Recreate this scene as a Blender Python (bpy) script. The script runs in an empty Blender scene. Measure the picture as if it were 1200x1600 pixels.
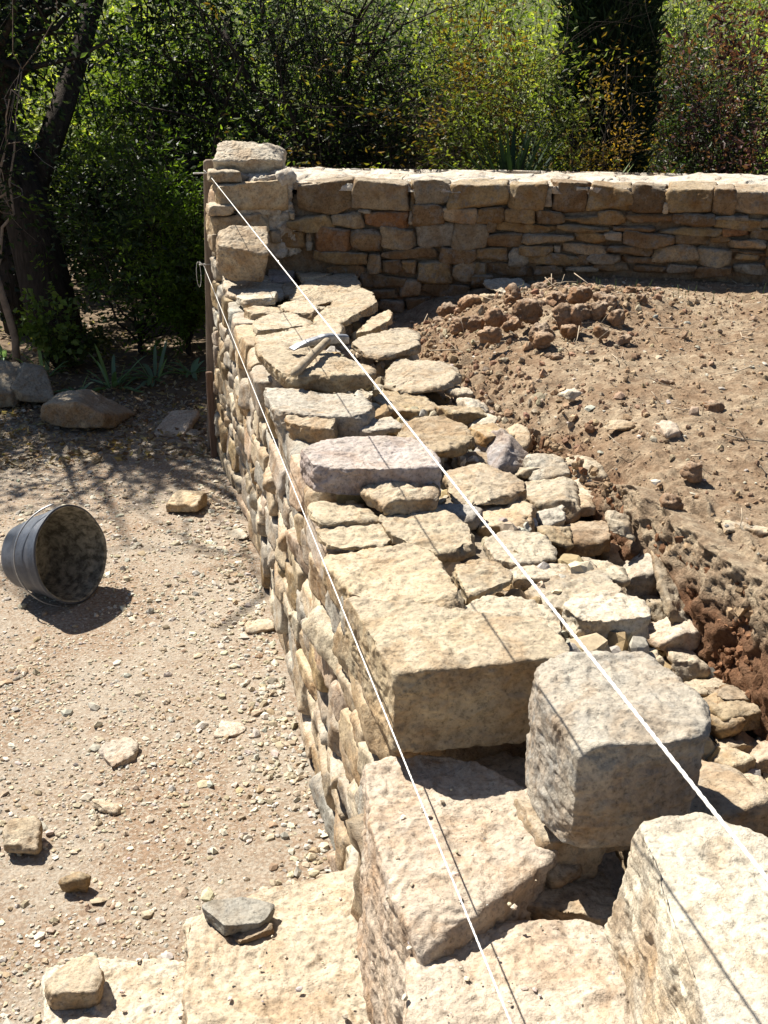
import bpy, math, random
import numpy as np
from mathutils import Vector, Matrix
rng = np.random.default_rng(7)
random.seed(7)
C = bpy.context.scene.collection
scene = bpy.context.scene

# ------------------------------------------------------------------ camera, sky, sun, exposure
CAM_H = 1.9
FPX = 1680.0
PITCH = math.atan((800 - 104) / FPX)
YAW = math.atan((600 - 191) / (FPX / math.cos(PITCH)))
cam = bpy.data.cameras.new('camera')
cam.sensor_fit = 'VERTICAL'; cam.sensor_height = 24.0
cam.lens = 24.0 * FPX / 1600.0
cam.clip_start = 0.05; cam.clip_end = 600
camo = bpy.data.objects.new('camera', cam); C.objects.link(camo)
camo.location = (0, 0, CAM_H)
camo.rotation_euler = (math.pi / 2 - PITCH, 0, -YAW)
scene.camera = camo

SUN = Vector((-0.43, 0.62, 1.0)).normalized()          # towards the sun
SUN_EL = math.asin(SUN.z)
world = bpy.data.worlds.new('World'); scene.world = world; world.use_nodes = True
wn = world.node_tree; bg = wn.nodes['Background']
sky = wn.nodes.new('ShaderNodeTexSky'); sky.sky_type = 'NISHITA'; sky.sun_disc = False
sky.sun_elevation = SUN_EL; sky.sun_rotation = math.atan2(SUN.x, SUN.y)
sky.air_density = 0.75; sky.dust_density = 0.4; sky.ozone_density = 0.6
wn.links.new(sky.outputs[0], bg.inputs[0]); bg.inputs[1].default_value = 0.05
sl = bpy.data.lights.new('sun', 'SUN'); sl.energy = 5.0; sl.angle = math.radians(0.53); sl.color = (1.0, 0.95, 0.86)
so = bpy.data.objects.new('sun', sl); C.objects.link(so)
so.rotation_euler = (-SUN).to_track_quat('-Z', 'Y').to_euler()
scene.view_settings.view_transform = 'Standard'; scene.view_settings.look = 'None'
scene.view_settings.gamma = 1.0; scene.view_settings.use_curve_mapping = False
scene.view_settings.exposure = 1.27
scene.cycles.max_bounces = 6; scene.cycles.diffuse_bounces = 3; scene.cycles.transparent_max_bounces = 4

# ------------------------------------------------------------------ measuring: photo pixel -> place in the world
_f = np.array([math.sin(YAW) * math.cos(PITCH), math.cos(YAW) * math.cos(PITCH), -math.sin(PITCH)])
_r = np.array([math.cos(YAW), -math.sin(YAW), 0.0]); _u = np.cross(_r, _f)
EYE = np.array([0, 0, CAM_H])
def ray(px, py): return _f * FPX + _r * (px - 600) - _u * (py - 800)
def atz(px, py, z):
    d = ray(px, py); return EYE + d * ((z - CAM_H) / d[2])
def aty(px, py, y):
    d = ray(px, py); return EYE + d * (y / d[1])
def depth(p): return float((np.asarray(p) - EYE) @ _f)

# ------------------------------------------------------------------ noise
def _hash(i, j, k, s):
    h = (i * 374761393 + j * 668265263 + k * 2147483647 + s * 1274126177) & 0xFFFFFFFF
    h = ((h ^ (h >> 13)) * 1274126177) & 0xFFFFFFFF
    h = ((h ^ (h >> 16)) * 2246822519) & 0xFFFFFFFF
    return h ^ (h >> 15)
_g = np.random.default_rng(3).normal(size=(256, 3)); _g /= np.linalg.norm(_g, axis=1)[:, None]
_g = _g.astype(np.float32)
def perlin(p, seed=0):
    p = np.asarray(p, np.float32); i = np.floor(p); fr = p - i; i = i.astype(np.int64)
    w = fr * fr * fr * (fr * (fr * 6 - 15) + 10)
    out = np.zeros(len(p), np.float32)
    for dx in (0, 1):
        wx = w[:, 0] if dx else 1 - w[:, 0]
        for dy in (0, 1):
            wy = w[:, 1] if dy else 1 - w[:, 1]
            for dz in (0, 1):
                wz = w[:, 2] if dz else 1 - w[:, 2]
                g = _g[_hash(i[:, 0] + dx, i[:, 1] + dy, i[:, 2] + dz, seed) & 255]
                out += wx * wy * wz * (g[:, 0] * (fr[:, 0] - dx) + g[:, 1] * (fr[:, 1] - dy) + g[:, 2] * (fr[:, 2] - dz))
    return out * 1.6
def fbm(p, seed=0, octaves=4, gain=0.5, lac=2.03):
    a, s, t = 1.0, 0.0, 0.0
    p = np.asarray(p, np.float32)
    for o in range(octaves):
        s = s + a * perlin(p, seed + o * 17); t += a; a *= gain; p = p * lac + 3.7
    return s / t

# ------------------------------------------------------------------ mesh helpers
def mesh_np(name, V, F, col=None, smooth=True):
    V = np.asarray(V, np.float32); F = np.asarray(F, np.int32)
    me = bpy.data.meshes.new(name)
    n, k = F.shape
    me.vertices.add(len(V)); me.vertices.foreach_set('co', V.ravel())
    me.loops.add(n * k); me.loops.foreach_set('vertex_index', F.ravel())
    me.polygons.add(n); me.polygons.foreach_set('loop_start', np.arange(0, n * k, k, dtype=np.int32))
    me.update(calc_edges=True)
    me.polygons.foreach_set('use_smooth', np.full(n, smooth))
    if col is not None:
        a = me.color_attributes.new('Col', 'FLOAT_COLOR', 'POINT')
        c = np.ones((len(V), 4), np.float32); c[:, :3] = col; a.data.foreach_set('color', c.ravel())
    return me
def obj(name, me, mat=None, parent=None, loc=None, tint=None):
    o = bpy.data.objects.new(name, me)
    if mat is not None and not me.materials: me.materials.append(mat)
    C.objects.link(o)
    if parent is not None: o.parent = parent
    if loc is not None: o.location = loc
    if tint is not None: o.color = tint
    return o
def tag(o, label=None, cat=None, group=None, kind=None):
    if label: o['label'] = label
    if cat: o['category'] = cat
    if group: o['group'] = group
    if kind: o['kind'] = kind
    return o
def empty(name, loc=(0, 0, 0)):
    o = bpy.data.objects.new(name, None); C.objects.link(o); o.location = loc; o.empty_display_size = 0.05
    return o
def child_at(o, parent):                      # parent an object built at world place under an empty that only translates
    o.parent = parent; o.location = Vector(o.location) - parent.location
    return o

_bgc = {}
def boxgrid(nx, ny, nz):
    key = (nx, ny, nz)
    if key in _bgc: return _bgc[key]
    I, J, K = np.meshgrid(np.arange(nx + 1), np.arange(ny + 1), np.arange(nz + 1), indexing='ij')
    surf = (I == 0) | (I == nx) | (J == 0) | (J == ny) | (K == 0) | (K == nz)
    idx = -np.ones(surf.shape, np.int64); idx[surf] = np.arange(surf.sum())
    P = np.stack([I[surf] / nx, J[surf] / ny, K[surf] / nz], 1) * 2 - 1
    F = []
    def quads(a, flip):
        q = np.stack([a[:-1, :-1], a[1:, :-1], a[1:, 1:], a[:-1, 1:]], -1).reshape(-1, 4)
        F.append(q[:, ::-1] if flip else q)
    quads(idx[:, :, 0], True); quads(idx[:, :, nz], False)
    quads(idx[:, 0, :], False); quads(idx[:, ny, :], True)
    quads(idx[0, :, :], True); quads(idx[nx, :, :], False)
    _bgc[key] = (P, np.concatenate(F)); return _bgc[key]

def hull_stone(N, D, half, cell, p=14, rough=1.0, seed=0, bed=0.5, basis=None, big=1.0, pits=0.0):
    """A stone bounded by planes (unit normals N, distances D from the centre), edges worn round, surface broken by noise."""
    half = np.asarray(half, float)
    n = np.clip(np.ceil(2 * half / cell), 3, 150).astype(int)
    P, F = boxgrid(*[int(v) for v in n])
    q = P * half
    if basis is not None: q = q @ basis
    T = q @ N.T / D
    T = np.maximum(T, 1e-6)
    m = T.max(1)
    # edges are sharper in some places than in others
    sp = fbm(q / m[:, None] * (2.2 / half.max()) + seed * 1.3, seed + 5, 2)
    pw = np.clip(p * 1.9 * (1 + 1.1 * sp), 7, 150)[:, None]
    R = T / m[:, None]
    s = m * (R ** pw).sum(1) ** (1 / pw[:, 0])
    v = q / s[:, None]
    W = (R ** (pw - 1)) / D
    nrm = W @ N; nrm /= np.linalg.norm(nrm, axis=1)[:, None] + 1e-9
    size = float(half.mean() * 2)
    sc = rough
    off = seed * 7.31
    d = 0.022 * size * big * fbm(v / (0.55 * size) + off, seed, 2)
    wv = v + 0.02 * np.stack([perlin(v / 0.05 + off, seed + 11), perlin(v / 0.05 + off, seed + 12), perlin(v / 0.05 + off, seed + 13)], 1)
    d += 0.0062 * sc * fbm(wv / 0.11 + off, seed + 1, 3)
    d += 0.0042 * sc * (0.35 - np.abs(fbm(wv / 0.05 + off, seed + 2, 3, 0.6)) * 2.0)
    if cell < 0.012:
        d += 0.0026 * sc * fbm(v / 0.015 + off, seed + 3, 3, 0.65)
    if bed > 0:                                    # bedding layers, cut back on the steep faces
        side = 1 - np.abs(nrm[:, 2])
        b = fbm(np.stack([wv[:, 0] / 0.16, wv[:, 1] / 0.16, wv[:, 2] / 0.018], 1) + off, seed + 4, 3)
        d += 0.006 * bed * side * b * sc
        jg = fbm(wv / 0.085 + off, seed + 21, 3) * 4; js = np.floor(jg); jf = jg - js
        d += 0.011 * sc * side * ((js + np.clip((jf - 0.35) / 0.3, 0, 1)) / 4) * min(1.0, size / 0.12)
        top = np.clip(nrm[:, 2], 0, 1)
        b2 = fbm(wv / 0.13 + off, seed + 8, 4) * 5
        st = np.floor(b2); fr_ = b2 - st; b3 = (st + np.clip((fr_ - 0.42) / 0.16, 0, 1)) / 5      # flakes broken off in steps
        d += 0.0105 * bed * top * b3 * min(1.0, size / 0.15)
    if pits > 0:
        c = perlin(wv / 0.030 + off, seed + 6); c2 = perlin(v / 0.07 + off, seed + 7)
        d -= 0.008 * pits * np.clip(c - 0.33, 0, 0.4) / 0.4 + 0.02 * pits * np.clip(c2 - 0.42, 0, 1)
        d += 0.004 * pits * np.clip(fbm(v / 0.022 + off, seed + 9, 2), 0, 1)
    v = v + nrm * d[:, None]
    return v, F

def chamfers(N, D, half, r, count, depth_lo=0.78, depth_hi=0.93):
    """knock random corners off"""
    for _ in range(count):
        n = r.normal(size=3); n[2] *= 0.7; n /= np.linalg.norm(n)
        reach = min(abs(n) @ half, 1e9)
        N.append(n); D.append(reach * r.uniform(depth_lo, depth_hi))

# ------------------------------------------------------------------ materials
def new_mat(name):
    m = bpy.data.materials.new(name); m.use_nodes = True
    nt = m.node_tree; nt.nodes.clear()
    out = nt.nodes.new('ShaderNodeOutputMaterial')
    return m, nt, out
def N_(nt, t, **kw):
    n = nt.nodes.new(t)
    for k, v in kw.items():
        if k.startswith('i_'):
            key = k[2:]; key = int(key) if key.isdigit() else key
            n.inputs[key].default_value = v
        else: setattr(n, k, v)
    return n
def L(nt, a, b): nt.links.new(a, b)
def ramp(nt, fac, stops):
    r = nt.nodes.new('ShaderNodeValToRGB'); e = r.color_ramp.elements
    while len(e) < len(stops): e.new(0.5)
    for el, (p, c) in zip(e, stops):
        el.position = p; el.color = (c, c, c, 1) if isinstance(c, (int, float)) else (*c, 1)
    L(nt, fac, r.inputs[0]); return r.outputs[0]
def noise(nt, vec, scale, detail=4, rough=0.6, dist=0.0):
    n = N_(nt, 'ShaderNodeTexNoise'); n.inputs['Scale'].default_value = scale; n.inputs['Detail'].default_value = detail
    n.inputs['Roughness'].default_value = rough; n.inputs['Distortion'].default_value = dist
    if vec is not None: L(nt, vec, n.inputs['Vector'])
    return n.outputs['Fac']
def mix(nt, fac, a, b, mode='MIX'):
    n = nt.nodes.new('ShaderNodeMix'); n.data_type = 'RGBA'; n.blend_type = mode
    for sock, v in ((0, fac), (6, a), (7, b)):
        if hasattr(v, 'is_linked') or hasattr(v, 'node'): L(nt, v, n.inputs[sock])
        elif sock == 0: n.inputs[0].default_value = v
        else: n.inputs[sock].default_value = (*v, 1)
    return n.outputs[2]
def mth(nt, op, a, b=None, clamp=False):
    n = nt.nodes.new('ShaderNodeMath'); n.operation = op; n.use_clamp = clamp
    for k, v in ((0, a), (1, b)):
        if v is None: continue
        if hasattr(v, 'node'): L(nt, v, n.inputs[k])
        else: n.inputs[k].default_value = v
    return n.outputs[0]

def stone_material(name, use_tint=True, base=(0.5, 0.42, 0.3), bump=1.0):
    m, nt, out = new_mat(name)
    tc = N_(nt, 'ShaderNodeTexCoord'); oi = N_(nt, 'ShaderNodeObjectInfo')
    off = N_(nt, 'ShaderNodeVectorMath', operation='MULTIPLY_ADD')
    L(nt, oi.outputs['Random'], off.inputs[0]); off.inputs[1].default_value = (37, 53, 71); L(nt, tc.outputs['Object'], off.inputs[2])
    v = off.outputs[0]
    b = oi.outputs['Color'] if use_tint else None
    if b is None:
        rgb = N_(nt, 'ShaderNodeRGB'); rgb.outputs[0].default_value = (*base, 1); b = rgb.outputs[0]
    n1 = noise(nt, v, 9, 5, 0.62, 0.4)
    n2 = noise(nt, v, 26, 6, 0.7)
    n3 = noise(nt, v, 120, 5, 0.75)
    n4 = noise(nt, v, 4.5, 4, 0.6, 0.8)
    c = mix(nt, ramp(nt, n1, [(0.36, 0.0), (0.66, 1.0)]), b, (0.62, 0.40, 0.20), 'MULTIPLY')      # iron stain
    c = mix(nt, 0.7, b, c)
    pale = mix(nt, 1.0, b, (1.24, 1.22, 1.16), 'MULTIPLY')
    c = mix(nt, ramp(nt, n4, [(0.48, 0.0), (0.62, 0.85)]), c, pale)
    grey = ramp(nt, n2, [(0.50, 0.0), (0.62, 1.0)])
    ga = mth(nt, 'MULTIPLY', grey, oi.outputs['Alpha'] if use_tint else 0.3)
    c = mix(nt, ga, c, (0.19, 0.185, 0.17))
    dark = ramp(nt, n3, [(0.32, 0.45), (0.47, 0.95), (0.75, 1.18)])
    # level faces mixed paler in patches: sunlit tops put into the colour
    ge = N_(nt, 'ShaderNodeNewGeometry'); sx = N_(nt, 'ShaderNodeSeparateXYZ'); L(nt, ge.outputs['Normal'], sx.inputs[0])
    uplit = mth(nt, 'MULTIPLY', ramp(nt, sx.outputs[2], [(0.55, 0.0), (0.95, 1.0)]), ramp(nt, n1, [(0.3, 0.25), (0.6, 0.6)]))
    c = mix(nt, uplit, c, mix(nt, 0.55, b, (0.53, 0.475, 0.38)))
    n8 = noise(nt, v, 6.5, 6, 0.68, 1.2); n9 = noise(nt, v, 13, 5, 0.7, 0.6)
    c = mix(nt, mth(nt, 'MULTIPLY', ramp(nt, n8, [(0.50, 0.0), (0.60, 1.0)]), 0.42), c, mix(nt, 1.0, b, (0.72, 0.52, 0.34), 'MULTIPLY'))
    c = mix(nt, mth(nt, 'MULTIPLY', ramp(nt, n9, [(0.56, 0.0), (0.66, 1.0)]), 0.40), c, mix(nt, 1.0, b, (0.62, 0.60, 0.58), 'MULTIPLY'))
    c = mix(nt, 1.0, c, dark, 'MULTIPLY'); c = mix(nt, 1.0, c, ramp(nt, noise(nt, v, 55, 3, 0.6), [(0.30, 0.72), (0.5, 1.0), (0.7, 1.08)]), 'MULTIPLY')
    bs = N_(nt, 'ShaderNodeBsdfPrincipled'); L(nt, c, bs.inputs['Base Color'])
    bs.inputs['Roughness'].default_value = 0.93; bs.inputs['Specular IOR Level'].default_value = 0.2
    h = mth(nt, 'ADD', mth(nt, 'MULTIPLY', n2, 0.9), mth(nt, 'MULTIPLY', n3, 0.45))
    vo = N_(nt, 'ShaderNodeTexVoronoi'); vo.inputs['Scale'].default_value = 85; L(nt, v, vo.inputs['Vector'])
    pit = ramp(nt, vo.outputs['Distance'], [(0.0, 0.0), (0.28, 1.0)])
    h = mth(nt, 'ADD', h, mth(nt, 'MULTIPLY', pit, mth(nt, 'MULTIPLY', ramp(nt, n1, [(0.45, 0.0), (0.6, 1.0)]), 0.22)))
    bp = N_(nt, 'ShaderNodeBump'); bp.inputs['Strength'].default_value = 0.85; bp.inputs['Distance'].default_value = 0.0085 * bump
    L(nt, h, bp.inputs['Height']); L(nt, bp.outputs[0], bs.inputs['Normal'])
    L(nt, bs.outputs[0], out.inputs[0]); return m

def col_material(name, rough=0.9, bump=0.0, scale=60, var=0.3, spec=0.2):
    m, nt, out = new_mat(name)
    at = N_(nt, 'ShaderNodeAttribute'); at.attribute_name = 'Col'
    tc = N_(nt, 'ShaderNodeTexCoord')
    n = noise(nt, tc.outputs['Object'], scale, 5, 0.7)
    c = mix(nt, 1.0, at.outputs['Color'], ramp(nt, n, [(0.3, 1 - var), (0.7, 1 + var)]), 'MULTIPLY')
    bs = N_(nt, 'ShaderNodeBsdfPrincipled'); L(nt, c, bs.inputs['Base Color'])
    bs.inputs['Roughness'].default_value = rough; bs.inputs['Specular IOR Level'].default_value = spec
    if bump:
        bp = N_(nt, 'ShaderNodeBump'); bp.inputs['Strength'].default_value = 0.8; bp.inputs['Distance'].default_value = bump
        L(nt, n, bp.inputs['Height']); L(nt, bp.outputs[0], bs.inputs['Normal'])
    L(nt, bs.outputs[0], out.inputs[0]); return m

def leaf_material(name, rough=0.55, trans=0.5, tcol=(1.15, 1.25, 0.5), spec=0.3):
    m, nt, out = new_mat(name)
    at = N_(nt, 'ShaderNodeAttribute'); at.attribute_name = 'Col'
    bs = N_(nt, 'ShaderNodeBsdfPrincipled'); L(nt, at.outputs['Color'], bs.inputs['Base Color'])
    bs.inputs['Roughness'].default_value = rough; bs.inputs['Specular IOR Level'].default_value = spec
    tr = N_(nt, 'ShaderNodeBsdfTranslucent')
    L(nt, mix(nt, 1.0, at.outputs['Color'], tcol, 'MULTIPLY'), tr.inputs[0])
    mx = N_(nt, 'ShaderNodeMixShader'); mx.inputs[0].default_value = trans
    L(nt, bs.outputs[0], mx.inputs[1]); L(nt, tr.outputs[0], mx.inputs[2]); L(nt, mx.outputs[0], out.inputs[0])
    return m

def plain_material(name, col, rough=0.8, spec=0.3, metallic=0.0, nscale=30, var=0.25, bump=0.0, col2=None, stretch=None):
    m, nt, out = new_mat(name)
    tc = N_(nt, 'ShaderNodeTexCoord'); v = tc.outputs['Object']
    if stretch:
        mp = N_(nt, 'ShaderNodeMapping'); mp.inputs['Scale'].default_value = stretch; L(nt, v, mp.inputs[0]); v = mp.outputs[0]
    n = noise(nt, v, nscale, 5, 0.65, 0.3)
    if col2: c = mix(nt, ramp(nt, n, [(0.4, 0.0), (0.62, 1.0)]), col, col2)
    else: c = mix(nt, 1.0, col, ramp(nt, n, [(0.3, 1 - var), (0.7, 1 + var)]), 'MULTIPLY')
    bs = N_(nt, 'ShaderNodeBsdfPrincipled'); L(nt, c, bs.inputs['Base Color'])
    bs.inputs['Roughness'].default_value = rough; bs.inputs['Specular IOR Level'].default_value = spec; bs.inputs['Metallic'].default_value = metallic
    if bump:
        bp = N_(nt, 'ShaderNodeBump'); bp.inputs['Strength'].default_value = 0.8; bp.inputs['Distance'].default_value = bump
        L(nt, n, bp.inputs['Height']); L(nt, bp.outputs[0], bs.inputs['Normal'])
    L(nt, bs.outputs[0], out.inputs[0]); return m

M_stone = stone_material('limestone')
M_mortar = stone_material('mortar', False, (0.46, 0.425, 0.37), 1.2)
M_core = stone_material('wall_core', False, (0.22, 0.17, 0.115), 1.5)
M_pebble = col_material('pebbles', 0.92, 0.002, 90, 0.25)
M_clod = col_material('soil_clods', 0.97, 0.006, 70, 0.35, 0.05)
M_leaf = leaf_material('leaves')
M_leaf_gloss = leaf_material('glossy_leaves', 0.46, 0.45, (1.2, 1.35, 0.5), 0.3)
M_needle = leaf_material('needles', 0.7, 0.12, (0.8, 1.0, 0.4), 0.1)
M_bark = plain_material('bark', (0.04, 0.032, 0.026), 0.95, 0.1, 0, 14, 0.5, 0.02, stretch=(3, 3, 0.6))

CREAM = (0.40, 0.34, 0.25, 0.30); WARM = (0.37, 0.30, 0.20, 0.25); OCHRE = (0.29, 0.215, 0.12, 0.3)
GREY = (0.33, 0.305, 0.26, 0.5); PALE = (0.46, 0.415, 0.335, 0.25); BROWN = (0.21, 0.15, 0.09, 0.3); PINK = (0.43, 0.355, 0.28, 0.15)
BUFF = (0.33, 0.27, 0.19, 0.45); LILAC = (0.35, 0.31, 0.30, 0.2); RUST = (0.26, 0.145, 0.075, 0.2); BLUE = (0.28, 0.29, 0.295, 0.5)
def jit(c, a=0.1):
    k = 1 + random.uniform(-a, a); w = random.uniform(-a, a) * 0.4
    return (c[0] * k * (1 + w), c[1] * k, c[2] * k * (1 - w), c[3])

_seed = [100]
def stone_from_top(name, poly, zt=None, zb=None, dy=None, tint=CREAM, parent=None, cell=0.005, p=16, rough=1.0, bed=0.6,
                   shift=(0, 0), grow=0.0, tilt=(0, 0), cuts=3, big=1.0, pits=0.0, mat=None, seed=None, yy=None):
    """poly: outline of the upper face in photo pixels; its height zt (or base height zb with dy, the pixel height of the near face)."""
    _seed[0] += 1; sd = seed if seed is not None else _seed[0]; r = np.random.default_rng(sd)
    low = max(poly, key=lambda q: q[1])
    if yy is not None:
        zt = aty(low[0], low[1], yy)[2]; zb = aty(low[0], low[1] + dy, yy)[2]
    elif zt is None:
        b = atz(low[0], low[1] + dy, zb); zt = aty(low[0], low[1], b[1])[2]
    elif zb is None:
        t = atz(low[0], low[1], zt); zb = aty(low[0], low[1] + dy, t[1])[2]
    pts = np.array([atz(x, y, zt) for x, y in poly])
    # convex outline, counter-clockwise
    P2 = sorted(map(tuple, pts[:, :2]))
    def half_(ps):
        h = []
        for q in ps:
            while len(h) > 1 and (h[-1][0] - h[-2][0]) * (q[1] - h[-2][1]) - (h[-1][1] - h[-2][1]) * (q[0] - h[-2][0]) <= 0: h.pop()
            h.append(q)
        return h
    lo = half_(P2); up = half_(P2[::-1]); hull = np.array(lo[:-1] + up[:-1])
    c2 = (hull.min(0) + hull.max(0)) / 2; hz = (zt - zb) / 2
    ctr = np.array([c2[0] + shift[0] / 2, c2[1] + shift[1] / 2, (zt + zb) / 2])
    N, D = [], []
    m = len(hull)
    for i in range(m):
        a = np.array([*hull[i], zt]) ; b = np.array([*hull[(i + 1) % m], zt])
        if np.linalg.norm(b - a) < 0.012: continue
        lo_a = np.array([*(c2 + (hull[i] - c2) * (1 + grow) + np.array(shift)), zb])
        n = np.cross(b - a, lo_a - a); n = -n if n[:2] @ ((a + b)[:2] / 2 - c2) < 0 else n
        n /= np.linalg.norm(n)
        n = n + r.normal(size=3) * 0.03; n /= np.linalg.norm(n)
        N.append(n); D.append(max(0.01, n @ ((a + b) / 2 - ctr)))
    if tilt == (0, 0) and zt - zb < 0.12: tilt = (r.normal() * 0.05, r.normal() * 0.05)
    tn = np.array([tilt[0], tilt[1], 1.0]); tn /= np.linalg.norm(tn)
    N.append(tn); D.append(hz * tn[2]); bn = np.array([r.normal() * .04, r.normal() * .04, -1]); bn /= np.linalg.norm(bn); N.append(bn); D.append(hz)
    half = np.array([(hull[:, 0].max() - hull[:, 0].min()) / 2 + abs(shift[0]) / 2, (hull[:, 1].max() - hull[:, 1].min()) / 2 + abs(shift[1]) / 2, hz])
    hp8 = np.concatenate([np.c_[hull - ctr[:2], np.full(m, hz)], np.c_[hull - ctr[:2] + np.array(shift), np.full(m, -hz)]])
    if len(poly) > 5 and hz < 0.06:
        for _ in range(3):
            a = r.uniform(0, 2 * math.pi); n = np.array([math.cos(a), math.sin(a), r.normal() * 0.2]); n /= np.linalg.norm(n)
            N.append(n); D.append(np.max(hp8 @ n) * r.uniform(0.86, 0.97))
    for q_ in range(cuts * 4):
        a = r.uniform(0, 2 * math.pi); n = np.array([math.cos(a), math.sin(a), r.choice([-1, 1, 1]) * r.uniform(0.35, 2.2)]); n /= np.linalg.norm(n)
        reach = np.max(hp8 @ n)
        N.append(n); D.append(max(0.01, reach * (r.uniform(0.90, 0.97) if q_ < cuts else r.uniform(0.955, 0.995))))
    V, F = hull_stone(np.array(N), np.array(D), half * 1.02, cell, p, rough, sd, bed, big=big, pits=pits)
    o = obj(name, mesh_np(name, V, F), mat or M_stone, None, ctr, jit(tint, 0.06))
    if parent is not None: child_at(o, parent)
    return o

def block_stone(name, ctr, half, tint=CREAM, parent=None, cell=0.01, p=14, rough=1.0, bed=0.6, rot=0.0, tiltd=(0, 0), cuts=5, wob=0.10, big=1.0, pits=0.0, mat=None):
    """a roughly squared stone, half extents along its own axes, turned by rot about z"""
    _seed[0] += 1; r = np.random.default_rng(_seed[0])
    half = np.asarray(half, float)
    N, D = [], []
    for ax in range(3):
        for s in (-1, 1):
            n = np.zeros(3); n[ax] = s; n = n + r.normal(size=3) * wob; n /= np.linalg.norm(n)
            N.append(n); D.append(half[ax])
    for _ in range(cuts):
        sg = r.choice([-1, 1], 3); n = sg / half * r.uniform(0.3, 1, 3); n[r.integers(3)] *= r.uniform(0, 0.5); n /= np.linalg.norm(n)
        N.append(n); D.append((np.abs(n) @ half) * r.uniform(0.72, 0.93))
    for _ in range(cuts):
        n = r.normal(size=3) / half; n /= np.linalg.norm(n); N.append(n); D.append((np.abs(n) @ half) * r.uniform(0.86, 0.98))
    V, F = hull_stone(np.array(N), np.array(D), half, cell, p, rough, _seed[0], bed, big=big, pits=pits)
    o = obj(name, mesh_np(name, V, F), mat or M_stone, None, ctr, jit(tint, 0.12))
    o.rotation_euler = (tiltd[0], tiltd[1], rot)
    if parent is not None: child_at(o, parent)
    return o

# ------------------------------------------------------------------ terrain
def soil_edge(y):                                   # x where the dug bank of the terrace begins
    return np.interp(y, [0.0, 1.2, 1.66, 2.0, 2.4, 2.9, 3.6, 4.2, 5.0], [1.20, 1.17, 1.12, 1.10, 1.08, 1.02, 1.0, 1.02, 0.95])
def terrace_z(x, y, fine=True):
    x = np.asarray(x, float); y = np.asarray(y, float)
    p = np.stack([x, y, np.zeros_like(x)], 1)
    e = soil_edge(y) + 0.035 * fbm(p / 0.22, 31, 3)
    t = x - e
    steep = np.clip((2.75 - y) / 0.7, 0, 1)           # a cut bank near the camera, a loose slope farther off
    w = 0.07 * steep + 0.42 * (1 - steep)
    low = np.interp(y, [0.5, 1.5, 2.4, 3.2, 4.2, 4.9], [0.62, 0.66, 0.76, 0.84, 0.80, 0.70])
    s = np.clip(t / w + 0.5 * steep, 0, 1); s = s * s * (3 - 2 * s) * steep + (1 - (1 - s) ** 1.8) * (1 - steep)
    top = 0.955 + 0.02 * fbm(p / 0.9, 33, 2) + 0.02 * np.clip(x - 1.5, 0, 2)
    top = top + 0.09 * np.exp(-(((x - 1.72) / 0.40) ** 2 + ((y - 4.15) / 0.32) ** 2))      # heap of clods
    top = top - 0.17 * np.exp(-(((x - 1.12) / 0.36) ** 2 + ((y - 4.85) / 0.42) ** 2)) + 0.03 * np.exp(-((x - 2.4) / 0.5) ** 2 - ((y - 4.7) / 0.3) ** 2)
    z = low + (top - low) * s
    if fine:
        z = z + 0.020 * fbm(p / 0.16, 34, 3) + 0.011 * fbm(p / 0.05, 35, 3) + 0.010 * np.clip(fbm(p / 0.028, 36, 2), -0.1, 1)
        edge = np.exp(-((t - w * 0.3) / 0.12) ** 2)
        z = z + edge * (0.03 * fbm(p / 0.045, 37, 3) + 0.03 * fbm(p / 0.09, 38, 2))
    return z
def ground_z(x, y):
    x = np.asarray(x, float); y = np.asarray(y, float)
    z = 0.012 * fbm(np.stack([x, y, x * 0], 1) / 0.7, 21, 3)
    z = z + 0.05 * np.clip((y - 6.3) / 1.0, 0, 1) * (0.5 + fbm(np.stack([x, y, x * 0], 1) / 0.4, 22, 2))
    z = z + np.clip(y - 12.0, 0, 300) * 0.125 + np.clip(y - 12.0, 0, 300) ** 1.3 * 0.008
    return z
def grid_mesh(name, xs, ys, zf, warp=None):
    X, Y = np.meshgrid(xs, ys, indexing='ij')
    V = np.stack([X.ravel(), Y.ravel(), zf(X.ravel(), Y.ravel())], 1)
    if warp is not None: V = warp(V)
    idx = np.arange(len(V)).reshape(X.shape)
    F = np.stack([idx[:-1, :-1], idx[1:, :-1], idx[1:, 1:], idx[:-1, 1:]], -1).reshape(-1, 4)
    return mesh_np(name, V, F)

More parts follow.
